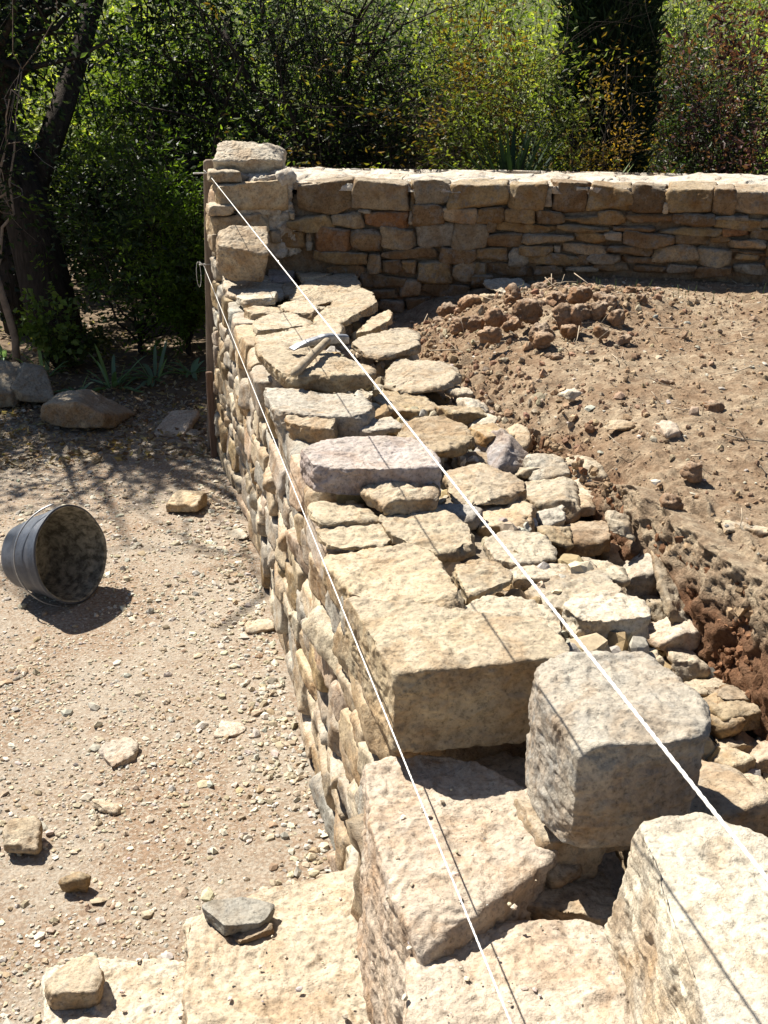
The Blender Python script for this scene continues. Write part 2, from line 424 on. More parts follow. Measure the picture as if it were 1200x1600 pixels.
def ground_material():
    m, nt, out = new_mat('gravelly_ground')
    tc = N_(nt, 'ShaderNodeTexCoord'); v = tc.outputs['Object']
    n1 = noise(nt, v, 2.2, 5, 0.6, 0.4); n2 = noise(nt, v, 22, 6, 0.7); n3 = noise(nt, v, 110, 5, 0.75)
    c = mix(nt, ramp(nt, n1, [(0.40, 0.0), (0.60, 1.0)]), (0.265, 0.185, 0.125), (0.335, 0.28, 0.218))
    c = mix(nt, ramp(nt, n2, [(0.45, 0.35), (0.6, 0.0)]), c, (0.185, 0.13, 0.085))
    vo = N_(nt, 'ShaderNodeTexVoronoi'); vo.inputs['Scale'].default_value = 130; L(nt, v, vo.inputs['Vector'])
    gr = N_(nt, 'ShaderNodeSeparateColor'); L(nt, vo.outputs['Color'], gr.inputs[0])
    c = mix(nt, mth(nt, 'MULTIPLY', ramp(nt, gr.outputs[0], [(0.45, 0.0), (0.7, 1.0)]), 0.6), c, (0.37, 0.33, 0.27))
    c = mix(nt, 1.0, c, ramp(nt, n3, [(0.3, 0.62), (0.6, 1.1)]), 'MULTIPLY')
    geo = N_(nt, 'ShaderNodeSeparateXYZ'); L(nt, v, geo.inputs[0])
    # planting bed with leaf mould beyond the gravel, grass on the slope
    yb = mth(nt, 'ADD', geo.outputs['Y'], mth(nt, 'MULTIPLY', n1, 0.8))
    bed = N_(nt, 'ShaderNodeMapRange'); L(nt, yb, bed.inputs[0]); bed.inputs[1].default_value = 6.4; bed.inputs[2].default_value = 6.9
    c = mix(nt, bed.outputs[0], c, mix(nt, n2, (0.10, 0.07, 0.045), (0.20, 0.15, 0.10)))
    gs = N_(nt, 'ShaderNodeMapRange'); L(nt, yb, gs.inputs[0]); gs.inputs[1].default_value = 12.5; gs.inputs[2].default_value = 15
    c = mix(nt, gs.outputs[0], c, mix(nt, n2, (0.05, 0.065, 0.02), (0.11, 0.12, 0.045)))
    bs = N_(nt, 'ShaderNodeBsdfPrincipled'); L(nt, c, bs.inputs['Base Color']); bs.inputs['Roughness'].default_value = 0.95; bs.inputs['Specular IOR Level'].default_value = 0.1
    n5 = noise(nt, v, 60, 6, 0.75)
    h = mth(nt, 'ADD', mth(nt, 'MULTIPLY', n5, 0.7), mth(nt, 'MULTIPLY', n3, 0.5))
    bp = N_(nt, 'ShaderNodeBump'); bp.inputs['Strength'].default_value = 0.9; bp.inputs['Distance'].default_value = 0.01
    L(nt, h, bp.inputs['Height']); L(nt, bp.outputs[0], bs.inputs['Normal']); L(nt, bs.outputs[0], out.inputs[0]); return m
def soil_material():
    m, nt, out = new_mat('garden_soil')
    tc = N_(nt, 'ShaderNodeTexCoord'); v = tc.outputs['Object']
    n1 = noise(nt, v, 3.0, 5, 0.65, 0.5); n2 = noise(nt, v, 24, 6, 0.7); n3 = noise(nt, v, 120, 5, 0.75)
    c = mix(nt, ramp(nt, n1, [(0.40, 0.0), (0.60, 1.0)]), (0.28, 0.20, 0.13), (0.39, 0.31, 0.215))
    c = mix(nt, ramp(nt, n2, [(0.42, 0.55), (0.6, 0.0)]), c, (0.14, 0.08, 0.045))
    sp = N_(nt, 'ShaderNodeSeparateXYZ'); L(nt, v, sp.inputs[0])
    # red clay lies under the dusty topsoil
    zz = mth(nt, 'ADD', sp.outputs['Z'], mth(nt, 'MULTIPLY', n1, 0.10))
    cl = N_(nt, 'ShaderNodeMapRange'); L(nt, zz, cl.inputs[0]); cl.inputs[1].default_value = 0.955; cl.inputs[2].default_value = 0.90; 
    nearb = N_(nt, 'ShaderNodeMapRange'); L(nt, sp.outputs['Y'], nearb.inputs[0]); nearb.inputs[1].default_value = 3.3; nearb.inputs[2].default_value = 2.5
    c = mix(nt, mth(nt, 'MULTIPLY', mth(nt, 'MULTIPLY', cl.outputs[0], nearb.outputs[0]), 0.85), c, mix(nt, n2, (0.10, 0.042, 0.022), (0.20, 0.105, 0.058)))
    c = mix(nt, 1.0, c, ramp(nt, n3, [(0.3, 0.6), (0.62, 1.12)]), 'MULTIPLY')
    bs = N_(nt, 'ShaderNodeBsdfPrincipled'); L(nt, c, bs.inputs['Base Color']); bs.inputs['Roughness'].default_value = 0.97; bs.inputs['Specular IOR Level'].default_value = 0.05
    h = mth(nt, 'ADD', mth(nt, 'MULTIPLY', n2, 1.0), mth(nt, 'MULTIPLY', n3, 0.6))
    bp = N_(nt, 'ShaderNodeBump'); bp.inputs['Strength'].default_value = 0.9; bp.inputs['Distance'].default_value = 0.016
    L(nt, h, bp.inputs['Height']); L(nt, bp.outputs[0], bs.inputs['Normal']); L(nt, bs.outputs[0], out.inputs[0]); return m
M_ground = ground_material(); M_soil = soil_material()

gx = np.concatenate([[-120, -70, -40, -22, -12, -8, -5.5, -4, -3, -2.3], np.arange(-1.9, 0.95, 0.025), [1.3, 2, 3, 4.5, 6.5, 9, 14, 25, 45, 80, 130]])
gy = np.concatenate([[-15, -6, -2, 0, 0.8], np.arange(1.2, 6.4, 0.025), np.arange(6.45, 13, 0.15), np.arange(13.5, 60, 1.5), [64, 72, 82, 95, 115, 140]])
tag(obj('ground', grid_mesh('ground', gx, gy, ground_z), M_ground), kind='structure')
tx = np.concatenate([np.arange(-0.16, -0.03, 0.01), np.arange(-0.03, 0.10, 0.0028), np.arange(0.10, 0.5, 0.007), np.arange(0.5, 2.3, 0.011), np.arange(2.3, 5.0, 0.12)])
ty = np.concatenate([np.arange(-0.6, 1.0, 0.1), np.arange(1.0, 2.9, 0.008), np.arange(2.9, 5.6, 0.012)])
def bank_warp(V):                                   # columns follow the edge; the cut face is pushed in and out by clods
    V = V.copy(); V[:, 0] += soil_edge(V[:, 1]); V[:, 2] = terrace_z(V[:, 0], V[:, 1])
    st = np.clip((2.95 - V[:, 1]) / 0.5, 0, 1) * np.exp(-((V[:, 0] - soil_edge(V[:, 1]) - 0.03) / 0.09) ** 2)
    q = V / np.array([1, 1, 1.0])
    lump = 0.9 * fbm(q / 0.075, 81, 4, 0.6) + 0.5 * np.clip(perlin(q / 0.035, 82), -0.2, 1)
    V[:, 0] += st * 0.05; V[:, 0] -= st * 0.010 * lump; V[:, 2] += st * 0.010 * fbm(q / 0.03, 83, 3); V[:, 1] += st * 0.008 * fbm(q / 0.06, 84, 3)
    return V
tag(obj('terrace', grid_mesh('terrace', tx, ty, lambda x, y: x * 0, bank_warp), M_soil), kind='structure')

# ------------------------------------------------------------------ walls
FW = [(0.43, 5.365), (0.72, 5.235), (1.20, 5.04), (1.704, 4.87), (2.20, 4.63), (2.75, 4.33), (3.6, 3.85), (5.2, 2.9)]   # front foot line of the far wall
FW = [np.array(p) for p in FW]
def on_far_wall(px, py):
    d = ray(px, py); best = None
    for a, b in zip(FW[:-1], FW[1:]):
        e = b - a; M = np.array([[d[0], -e[0]], [d[1], -e[1]]])
        t, s = np.linalg.solve(M, a)
        if t > 0 and -1e-6 <= s <= 1 + 1e-6:
            return EYE + d * t, math.atan2(e[1], e[0])
    a, b = (FW[0], FW[1]) if px < 600 else (FW[-2], FW[-1])
    e = b - a; M = np.array([[d[0], -e[0]], [d[1], -e[1]]]); t, s = np.linalg.solve(M, a)
    return EYE + d * t, math.atan2(e[1], e[0])

far = empty('stone_wall', (1.7, 5.1, 0)); tag(far, 'finished dry stone wall with pale mortared top crossing behind the terrace', 'wall')
rects = [
 (460,287,553,332,BROWN),(554,285,637,328,BUFF),(639,288,647,328,OCHRE),(650,287,703,322,BUFF),(704,288,793,323,OCHRE),(795,290,848,328,OCHRE),
 (860,288,915,334,BROWN),(922,292,985,331,OCHRE),(988,293,1037,332,BROWN),(1044,295,1112,331,OCHRE),(1115,296,1147,336,BROWN),(1149,300,1215,335,BUFF),
 (452,337,517,362,OCHRE),(518,333,564,356,BUFF),(565,332,638,357,RUST),(645,323,693,353,BROWN),(694,323,743,349,BUFF),(744,327,787,347,OCHRE),
 (789,327,834,349,OCHRE),(838,332,877,350,BROWN),(878,336,934,350,OCHRE),(936,335,978,352,OCHRE),(980,334,1051,349,BROWN),(1053,334,1113,353,BROWN),
 (1115,343,1190,358,OCHRE),(1192,340,1225,357,BUFF),(1115,336,1170,342,GREY),
 (433,361,475,387,OCHRE),(490,358,547,393,RUST),(550,362,595,392,BROWN),(597,358,650,390,BUFF),(652,351,704,388,GREY),(705,351,759,388,BUFF),
 (775,350,872,364,OCHRE),(874,351,945,363,OCHRE),(957,353,1019,363,BROWN),(1021,355,1127,367,OCHRE),(1130,357,1170,371,RUST),(1172,360,1215,376,BROWN),
 (765,366,820,386,BROWN),(822,367,895,382,BUFF),(897,364,944,379,OCHRE),(946,364,973,379,GREY),(975,364,1050,384,BROWN),(1057,367,1110,385,BROWN),
 (1112,371,1139,382,OCHRE),(1141,377,1196,390,BUFF),(1198,378,1225,400,OCHRE),
 (879,382,948,396,BUFF),(815,384,862,397,OCHRE),(864,385,877,397,GREY),(950,384,1019,397,BROWN),(1021,385,1088,410,BUFF),(1091,388,1138,414,BUFF),
 (1140,391,1200,399,BROWN),(1152,400,1189,410,OCHRE),(1147,412,1197,426,GREY),(1200,402,1225,420,BROWN),
 (822,399,901,415,OCHRE),(903,400,919,413,BROWN),(921,399,969,411,GREY),(971,400,1020,412,BROWN),(746,388,793,409,OCHRE),(797,391,822,414,GREY),(759,414,835,431,BROWN),
 (490,395,572,415,OCHRE),(574,396,594,426,BUFF),(596,392,686,405,BROWN),(688,389,743,413,BROWN),(598,408,625,427,BROWN),(627,407,650,425,OCHRE),
 (652,409,705,445,OCHRE),(708,414,743,440,BUFF),(745,416,760,428,GREY),(508,417,571,437,BROWN),(563,429,632,452,BROWN),(735,430,766,450,BROWN),
 (624,440,655,465,BUFF),(657,447,735,463,BROWN),(575,454,622,470,BROWN),(634,467,673,487,BROWN),(593,472,630,490,GREY),(676,466,730,482,BROWN),
 (740,410,757,430,OCHRE),(838,418,880,430,BROWN),(884,416,930,428,GREY),(934,414,985,426,BROWN),(990,414,1040,428,BROWN),(1045,414,1088,428,GREY),(1091,418,1143,430,BROWN),
 (558,329,575,335,GREY),(560,360,566,372,GREY),(640,332,645,352,GREY),(762,346,774,362,BROWN),(850,296,858,325,GREY),(476,364,488,392,GREY),(1039,318,1045,332,PALE),
]
for (x0, y0, x1, y1, t) in rects:
    a, _ = on_far_wall((x0 + x1) / 2, (y0 + y1) / 2); s = depth(a) / FPX
    _, ang = on_far_wall((x0 + x1) / 2, (y0 + y1) / 2)
    w = (x1 - x0) * s / 2 / max(0.75, math.cos(ang + YAW)) + 0.003; h = (y1 - y0) * s / 2 / math.cos(PITCH * 0.6) + 0.002
    if y0 < 301 and y1 > 318: y0 -= 3
    proud = random.uniform(-0.020, 0.016)
    dd = 0.09
    nx, ny = math.sin(ang), -math.cos(ang)          # outwards, to the camera
    ctr = (a[0] - nx * (dd - proud), a[1] - ny * (dd - proud), a[2])
    t = (t[0] * 0.80, t[1] * 0.765, t[2] * 0.72, t[3] + random.uniform(0, 0.35))  # darker than the palette: the shade on this face is put into the tint
    block_stone('stone', ctr, (w, dd, h), t, far, cell=0.009 if w * h > 0.002 else 0.007, p=18, rough=1.1, rot=ang, cuts=6, wob=0.08, bed=0.8)
# the wall beyond the picture's right edge
def seg_at(s):
    acc = 0
    for a, b in zip(FW[:-1], FW[1:]):
        l = np.linalg.norm(b - a)
        if s <= acc + l: return a + (b - a) * (s - acc) / l, math.atan2(*(b - a)[::-1])
        acc += l
    return FW[-1], math.atan2(*(FW[-1] - FW[-2])[::-1])
zc = 1.36
while zc > 0.9:
    hh = random.uniform(0.07, 0.15) if zc > 1.3 else random.uniform(0.04, 0.08)
    s = 2.92
    while s < 4.9:
        w = random.uniform(0.09, 0.24); p0, ang = seg_at(s + w / 2)
        nx, ny = math.sin(ang), -math.cos(ang)
        block_stone('stone', (p0[0] - nx * 0.08, p0[1] - ny * 0.08, zc - hh / 2), (w / 2 - 0.004, 0.09, hh / 2 - 0.004), random.choice([OCHRE, BROWN, BUFF]), far, cell=0.016, rot=ang, wob=0.05)
        s += w
    zc -= hh
# core and mortared top as strips following the wall
def strip_mesh(name, inset0, width, z0, z1, seed, amp, nu=160, top_only=False, amp_top=0.0):
    total = sum(np.linalg.norm(b - a) for a, b in zip(FW[:-1], FW[1:]))
    ss = np.linspace(0.0, total, nu); rings = []
    prof = []
    nt_ = 22 if amp_top else 4
    for t in np.linspace(0, 1, 10): prof.append((0.0, z0 + (z1 - z0) * t))
    for t in np.linspace(0, 1, nt_)[1:]: prof.append((t, z1))
    for t in np.linspace(0, 1, 6)[1:]: prof.append((1.0, z1 + (z0 - z1) * t))
    V = []
    for s in ss:
        q, ang = seg_at(s); inx, iny = -math.sin(ang), math.cos(ang)
        for (t, z) in prof:
            dd = inset0 + width * t
            V.append((q[0] + inx * dd, q[1] + iny * dd, z))
    V = np.array(V); m = len(prof)
    nn = fbm(V / 0.12, seed, 4); n2 = fbm(V / 0.30 + 5, seed + 1, 3)
    tt = np.tile([t for t, z in prof], nu); up = np.tile([1.0 if z >= z1 - 1e-9 else 0.0 for t, z in prof], nu)
    V[:, 2] += up * amp_top * (nn * 0.7 + n2)
    V[:, 2] -= up * amp_top * 0.6 * (np.abs(tt - 0.5) * 2) ** 4
    q = fbm(V / 0.06, seed + 3, 3)
    V[:, 0] += amp * q * 0.3; V[:, 1] -= amp * (q + 0.5 * nn)
    idx = np.arange(len(V)).reshape(nu, m)
    F = np.stack([idx[:-1, :-1], idx[1:, :-1], idx[1:, 1:], idx[:-1, 1:]], -1).reshape(-1, 4)
    return mesh_np(name, V, F)
o = obj('core', strip_mesh('core', 0.05, 0.74, 0.0, 1.335, 51, 0.02, 200), M_core); child_at(o, far); o.location = -far.location
o = obj('mortar_cap', strip_mesh('mortar_cap', 0.022, 0.82, 1.362, 1.400, 61, 0.05, 560, amp_top=0.034), M_mortar); o.parent = far; o.location = -far.location

wall = empty('stone_wall', (0.55, 3.5, 0)); tag(wall, 'unfinished limestone wall running from the foreground to the wooden stake', 'wall')
# core of the long wall
def box_core(name, x0, x1, y0, y1, z0, z1, parent, mat, seed, amp=0.03, cell=0.03):
    half = np.array([(x1 - x0) / 2, (y1 - y0) / 2, (z1 - z0) / 2]); ctr = np.array([(x0 + x1) / 2, (y0 + y1) / 2, (z0 + z1) / 2])
    n = np.clip(np.ceil(2 * half / cell), 3, 180).astype(int); P, F = boxgrid(*[int(v) for v in n])
    v = P * half; v = v + np.stack([fbm(v / 0.09, seed, 3), fbm(v / 0.09 + 9, seed + 1, 3), fbm(v / 0.09 + 19, seed + 2, 3)], 1) * amp
    o = obj(name, mesh_np(name, v, F), mat, None, ctr); child_at(o, parent); return o
box_core('core', 0.40, 0.80, 1.62, 5.42, 0.0, 0.885, wall, M_core, 71)
box_core('core', 0.42, 0.70, 5.40, 5.62, 0.0, 1.33, wall, M_core, 74)
box_core('core', 0.30, 1.00, 0.30, 1.60, 0.0, 0.62, wall, M_core, 77)

# outer face, course by course
def face_top(y): return float(np.interp(y, [1.6, 1.75, 2.1, 2.35, 2.9, 3.4, 4.2, 4.85, 4.95, 5.26, 5.31, 5.5], [0.84, 0.86, 0.88, 0.90, 0.93, 0.95, 0.93, 0.93, 0.96, 0.98, 1.37, 1.37]))
z = 0.0; cnt = 0
while z < 1.34:
    hh = random.choice([random.uniform(0.055, 0.10), random.uniform(0.10, 0.155)])
    y = 1.62 if z < 0.9 else 5.30
    while y < 5.47:
        w = random.uniform(0.10, 0.30) * (1.15 if hh > 0.1 else 1.0)
        if y + w > 5.45: w = 5.49 - y
        t = face_top(y + w / 2); z1 = min(z + hh, t)
        if w > 0.035 and z1 - z > 0.03:
            hz = (z1 - z) / 2 - 0.003
            px_ = float(np.interp(y, [1.6, 3.0, 4.6, 5.3], [0.352, 0.356, 0.338, 0.306])) + 0.050 * z * float(np.interp(y, [4.2, 5.3], [0, 1])) + (0.5 if y < 5.0 else 0.25) * (0.014 * math.sin(y * 3.1) + random.uniform(-0.012, 0.022)) + 0.03 * (1 - z) * (0.5 + 0.5 * math.sin(y * 1.7 + 1))
            dd = 0.07
            block_stone('stone', (px_ + dd, y + w / 2, z + hz + 0.003 + random.uniform(-0.006, 0.006)), (dd, w / 2 - 0.002, hz),
                        random.choice([CREAM, WARM, CREAM, GREY, BUFF, PALE, OCHRE, PINK, GREY]), wall, cell=0.0085 if y < 3 else 0.012, p=30, rough=0.75, cuts=9, wob=0.085, big=0.8, bed=0.6, rot=random.uniform(-0.10, 0.10), tiltd=(random.uniform(-0.12, 0.12), 0))
            cnt += 1
        y += w
    z += hh
    if cnt > 250: break

# top course stones read off the photograph: (outline px, top height, near-face px height, tint, extra)
tops = [
 ([(425,395),(487,387),(490,401),(440,406)], 0.985, 8, PALE, {}),
 ([(418,414),(437,406),(462,420),(454,434),(421,432)], 0.975, 8, LILAC, {}),
 ([(444,404),(462,398),(488,402),(493,413),(470,421),(450,416)], 0.975, 9, CREAM, {}),
 ([(462,424),(500,414),(524,424),(500,436),(470,440)], 0.965, 8, WARM, {}),
 ([(348,426),(372,432),(420,428),(444,438),(446,454),(430,462),(380,464),(352,456)], 0.965, 14, PALE, {}),
 ([(366,462),(382,455),(426,447),(433,455),(430,466),(385,472)], 0.975, 12, PALE, {}),
 ([(440,446),(455,438),(462,448),(458,458),(444,458)], 0.95, 12, BUFF, {}),
 ([(380,482),(396,477),(440,478),(447,484),(430,490),(392,490)], 0.955, 14, WARM, {}),
 ([(448,462),(470,446),(540,428),(560,436),(568,452),(520,464),(472,472)], 0.965, 9, WARM, {}),
 ([(432,474),(468,464),(500,478),(490,492),(458,488)], 0.955, 10, CREAM, {}),
 ([(394,508),(405,494),(455,486),(485,497),(486,507),(450,512),(402,517)], 0.975, 8, CREAM, {}),
 ([(487,502),(497,488),(522,468),(562,450),(584,458),(591,474),(560,490),(530,505),(505,510)], 0.985, 13, WARM, {}),
 ([(553,522),(575,500),(607,484),(613,492),(608,504),(570,520)], 0.955, 10, WARM, {}),
 ([(394,522),(460,514),(537,505),(542,517),(530,530),(460,540),(400,536)], 1.0, 8, CREAM, {}),
 ([(544,537),(560,525),(600,514),(640,507),(662,525),(656,540),(612,554),(590,560),(572,556)], 0.975, 12, BUFF, {}),
 ([(398,537),(430,533),(500,543),(560,560),(588,573),(588,583),(555,590),(500,588),(447,592),(425,576),(402,558)], 1.025, 22, WARM, dict(cell=0.004, grow=-0.06)),
 ([(592,592),(600,575),(625,562),(680,568),(718,575),(723,590),(690,602),(640,606),(600,602)], 0.955, 14, BUFF, {}),
 ([(583,624),(600,612),(660,614),(686,630),(684,640),(600,640)], 0.925, 26, OCHRE, {}),
 ([(412,602),(440,610),(520,618),(572,620),(592,636),(588,646),(556,652),(520,650),(440,642),(416,625)], 0.985, 30, GREY, dict(cell=0.004)),
 ([(445,648),(450,641),(500,642),(526,656),(524,666),(500,668),(452,660)], 0.975, 36, WARM, dict(cell=0.004)),
 ([(612,682),(640,658),(700,649),(735,660),(746,680),(730,692),(690,704),(640,702)], 0.985, 14, OCHRE, dict(p=8, cell=0.004)),
 ([(690,737),(740,727),(790,744),(826,750),(829,762),(795,770),(745,778),(712,782),(700,762)], 0.955, 18, BUFF, dict(cell=0.004)),
 ([(480,788),(560,783),(591,800),(592,808),(540,816),(500,820),(486,810)], 0.955, 8, WARM, dict(cell=0.004)),
 ([(487,824),(560,815),(602,818),(618,836),(600,852),(540,858),(512,852)], 0.955, 10, WARM, dict(cell=0.004)),
 ([(590,800),(640,789),(700,798),(736,820),(752,846),(720,862),(682,862),(640,846),(600,830)], 0.955, 20, WARM, dict(cell=0.004)),
 ([(752,842),(800,827),(850,834),(876,860),(870,870),(810,882),(770,872)], 0.935, 12, CREAM, dict(cell=0.004)),
 ([(502,866),(560,853),(650,847),(692,875),(728,934),(715,950),(640,950),(560,930),(530,912)], 0.985, 30, WARM, dict(cell=0.0035, bed=1.0)),
 ([(709,882),(760,867),(802,885),(802,900),(762,922),(727,936)], 0.955, 12, WARM, dict(cell=0.0035)),
 ([(800,890),(850,880),(902,874),(905,888),(850,906),(802,908)], 0.925, 12, CREAM, dict(cell=0.004)),
 ([(815,922),(880,888),(922,878),(962,905),(985,924),(905,946),(840,948)], 0.915, 12, BUFF, dict(cell=0.004)),
 ([(714,952),(760,930),(822,930),(870,950),(886,975),(872,990),(820,984),(760,980)], 0.965, 24, CREAM, dict(cell=0.0035, tilt=(0.05, 0.0))),
 ([(880,947),(900,929),(960,917),(1012,935),(1023,966),(960,974),(900,972)], 0.935, 34, PALE, dict(cell=0.0035)),
 ([(896,1012),(930,984),(980,1000),(1030,1014),(1038,1034),(950,1040)], 0.875, 10, WARM, dict(cell=0.004)),
 ([(875,880),(925,870),(975,885),(985,905),(940,905)], 0.88, 12, CREAM, dict(cell=0.005)),
 ([(795,1415),(850,1365),(945,1345),(985,1440),(935,1425),(860,1412)], 0.785, 60, BUFF, dict(cell=0.004)),
 ([(735,1185),(790,1170),(840,1195),(830,1240),(780,1240)], 0.80, 20, BROWN, dict(cell=0.005)),
 ([(795,1245),(830,1232),(850,1255),(840,1275),(805,1275)], 0.765, 15, BUFF, dict(cell=0.005)),
 ([(830,1160),(900,1180),(930,1300),(890,1310),(840,1230)], 0.72, 30, BROWN, dict(cell=0.006)),
]
for poly, zt, dy, tint, kw in tops:
    kw = dict(kw); kw.setdefault('cell', 0.0055); kw.setdefault('rough', 1.35); kw.setdefault('cuts', 4); zt += random.uniform(-0.008, 0.008)
    stone_from_top('stone', poly, zt=zt, dy=dy, tint=tint, parent=wall, **kw)
# big squared stones of the wall's near end
stone_from_top('stone', [(540,925),(600,945),(700,950),(780,972),(850,972),(892,1010),(888,1028),(800,1034),(700,1044),(640,1048),(612,1055)], zt=1.01, zb=0.862, tint=WARM, parent=wall, cell=0.0028, p=36, pits=0.1, cuts=3, rough=0.8, bed=1.1)
stone_from_top('stone', [(560,1195),(612,1172),(740,1185),(800,1215),(850,1255),(880,1300),(862,1345),(800,1372),(755,1420),(655,1478),(625,1430),(590,1330)], zt=0.835, zb=0.50, tint=PINK, parent=wall, cell=0.003, p=36, pits=0.2, rough=0.95, cuts=3, shift=(0.0, 0.0), bed=1.2)
stone_from_top('stone', [(632,1492),(700,1442),(780,1424),(860,1448),(950,1436),(1040,1590),(1075,1760),(640,1760)], zt=0.80, zb=0.50, tint=PINK, parent=wall, cell=0.003, p=36, pits=0.2, rough=0.95, cuts=3, bed=1.2)
stone_from_top('stone', [(288,1415),(420,1378),(552,1350),(700,1340),(760,1500),(740,1800),(285,1800)], zt=0.38, zb=-0.02, tint=(0.42, 0.355, 0.265, 0.15), parent=wall, cell=0.0036, p=34, pits=0.25, rough=1.3, bed=1.3, cuts=2)
block_stone('stone', (0.62, 1.22, 0.858), (0.075, 0.05, 0.040), BUFF, wall, cell=0.006)
block_stone('stone', (0.76, 1.22, 0.80), (0.10, 0.08, 0.085), BUFF, wall, cell=0.006)
block_stone('stone', (0.55, 1.24, 0.80), (0.05, 0.06, 0.05), BUFF, wall, cell=0.006)
# corner pier beside the stake
for (x0, y0, x1, y1, t, dep, yy) in [(338,286,452,327,WARM,0.13,5.22),(326,322,368,337,CREAM,0.08,5.17),(331,338,424,372,WARM,0.14,5.20),(370,327,440,338,PALE,0.1,5.23),(328,268,378,286,CREAM,0.10,5.25),(330,372,350,392,BUFF,0.10,5.20),
                                 (452,332,462,345,BUFF,0.08,5.20),(424,362,440,380,BUFF,0.06,5.20),(352,372,420,392,WARM,0.10,5.24)]:
    a = aty((x0 + x1) / 2, (y0 + y1) / 2, yy); s = depth(a) / FPX
    block_stone('stone', (a[0], yy + dep, a[2]), ((x1 - x0) * s / 2, dep, (y1 - y0) * s / 2 * 1.04), t, wall, cell=0.007, wob=0.04, cuts=3)
for px, py, hw, hh in [(446, 330, 0.045, 0.17), (436, 352, 0.06, 0.13), (405, 330, 0.10, 0.05), (455, 375, 0.05, 0.08), (395, 385, 0.13, 0.04), (420, 300, 0.10, 0.08)]:
    a = aty(px, py, 5.26)
    block_stone('mortar', (a[0], 5.335, a[2]), (hw, 0.085, hh), PALE, wall, cell=0.006, wob=0.12, cuts=6, rough=3.2, mat=M_mortar, big=2)
a = aty(400, 276, 5.45); block_stone('mortar', (0.58, 5.56, a[2] - 0.005), (0.19, 0.24, 0.035), PALE, wall, cell=0.007, wob=0.05, cuts=4, rough=2.2, mat=M_mortar)

# small packing stones between the bigger ones (one mass)
def pebble_mass(pts, radii, flat, cols, seed, lumpy=0.25, sub=1):
    """many low stones joined: deformed icospheres"""
    import bmesh
    bm = bmesh.new(); bmesh.ops.create_icosphere(bm, subdivisions=sub, radius=1.0)
    bm.verts.ensure_lookup_table()
    bv = np.array([v.co[:] for v in bm.verts]); bf = np.array([[v.index for v in f.verts] for f in bm.faces]); bm.free()
    r = np.random.default_rng(seed); n = len(pts); k = len(bv)
    var = []
    for i in range(24):
        sc = 1 + r.normal(size=k)[:, None] * lumpy * 0.5
        w = bv * sc
        for _ in range(3):
            nn = r.normal(size=3); nn /= np.linalg.norm(nn); dd = w @ nn; w = w - np.clip(dd - 0.6, 0, 9)[:, None] * nn
        var.append(w)
    var = np.array(var)[r.integers(0, 24, n)]
    ax = r.uniform(0.65, 1.3, (n, 3)); ax[:, 2] = r.uniform(0.35, 0.8, n) if flat else ax[:, 2]
    th = r.uniform(0, 2 * np.pi, n); c, s = np.cos(th), np.sin(th)
    v = var * (ax * np.asarray(radii)[:, None])[:, None, :]
    R = np.zeros((n, 3, 3)); R[:, 0, 0] = c; R[:, 0, 1] = -s; R[:, 1, 0] = s; R[:, 1, 1] = c; R[:, 2, 2] = 1
    t1 = r.normal(size=n) * (0.25 if flat else 0.8); T = np.zeros((n, 3, 3)); T[:, 0, 0] = 1; T[:, 1, 1] = np.cos(t1); T[:, 1, 2] = -np.sin(t1); T[:, 2, 1] = np.sin(t1); T[:, 2, 2] = np.cos(t1)
    v = np.einsum('nij,nkj->nki', R @ T, v) + np.asarray(pts)[:, None, :]
    F = bf[None] + (np.arange(n) * k)[:, None, None]
    col = np.repeat(np.asarray(cols)[:, None, :], k, 1)
    return v.reshape(-1, 3), F.reshape(-1, 3), col.reshape(-1, 3)
def pal(r, n, cols, j=0.14):
    c = np.array([x[:3] for x in cols])[r.integers(0, len(cols), n)]
    return c * (1 + r.normal(size=(n, 1)) * j) * (1 + r.normal(size=(n, 3)) * 0.03)

r = np.random.default_rng(5); n = 1500
xs = r.uniform(0.42, 0.86, n); ys = r.uniform(1.45, 5.2, n); 
pts = np.stack([xs, ys, 0.875 + r.uniform(-0.02, 0.035, n)], 1)
V, F, col = pebble_mass(pts, r.uniform(0.008, 0.03, n), False, pal(r, n, [CREAM, BUFF, OCHRE, GREY]), 6, 0.3, 2)
o = obj('packing_stones', mesh_np('packing', V, F, col, False), M_pebble, wall); o.location = -wall.location; tag(o, kind='stuff')

# ------------------------------------------------------------------ loose blocks
def hero(name, label, cat, *a, **kw):
    o = stone_from_top(name, *a, **kw); tag(o, label, cat); return o
for lab, px, py, yy, half, td, rz, t in [
  ('pale angular stone perched on the wall corner beside the wooden stake', 391, 251, 5.42, (0.160, 0.085, 0.060), (0.40, 0.10), -0.22, PALE),
  ('squared stone standing on the wall top just in front of the corner, hollow upper face', 377, 397, 5.02, (0.108, 0.10, 0.082), (0.34, 0.12), -0.20, BUFF)]:
    a = aty(px, py, yy); tag(block_stone('stone_block', a, half, t, None, cell=0.004, p=22, rough=1.3, rot=rz, tiltd=td, cuts=4, wob=0.09, pits=0.3), lab, 'stone block')
hero('stone_block', 'long grey block with broken lilac face lying across the wall top', 'stone block',
     [(466,700),(480,693),(560,684),(640,682),(680,704),(691,728),(600,730),(540,730),(487,724)], zb=0.962, dy=50, tint=LILAC, cell=0.0032, p=30, cuts=2, bed=0.5, tilt=(0, -0.04))
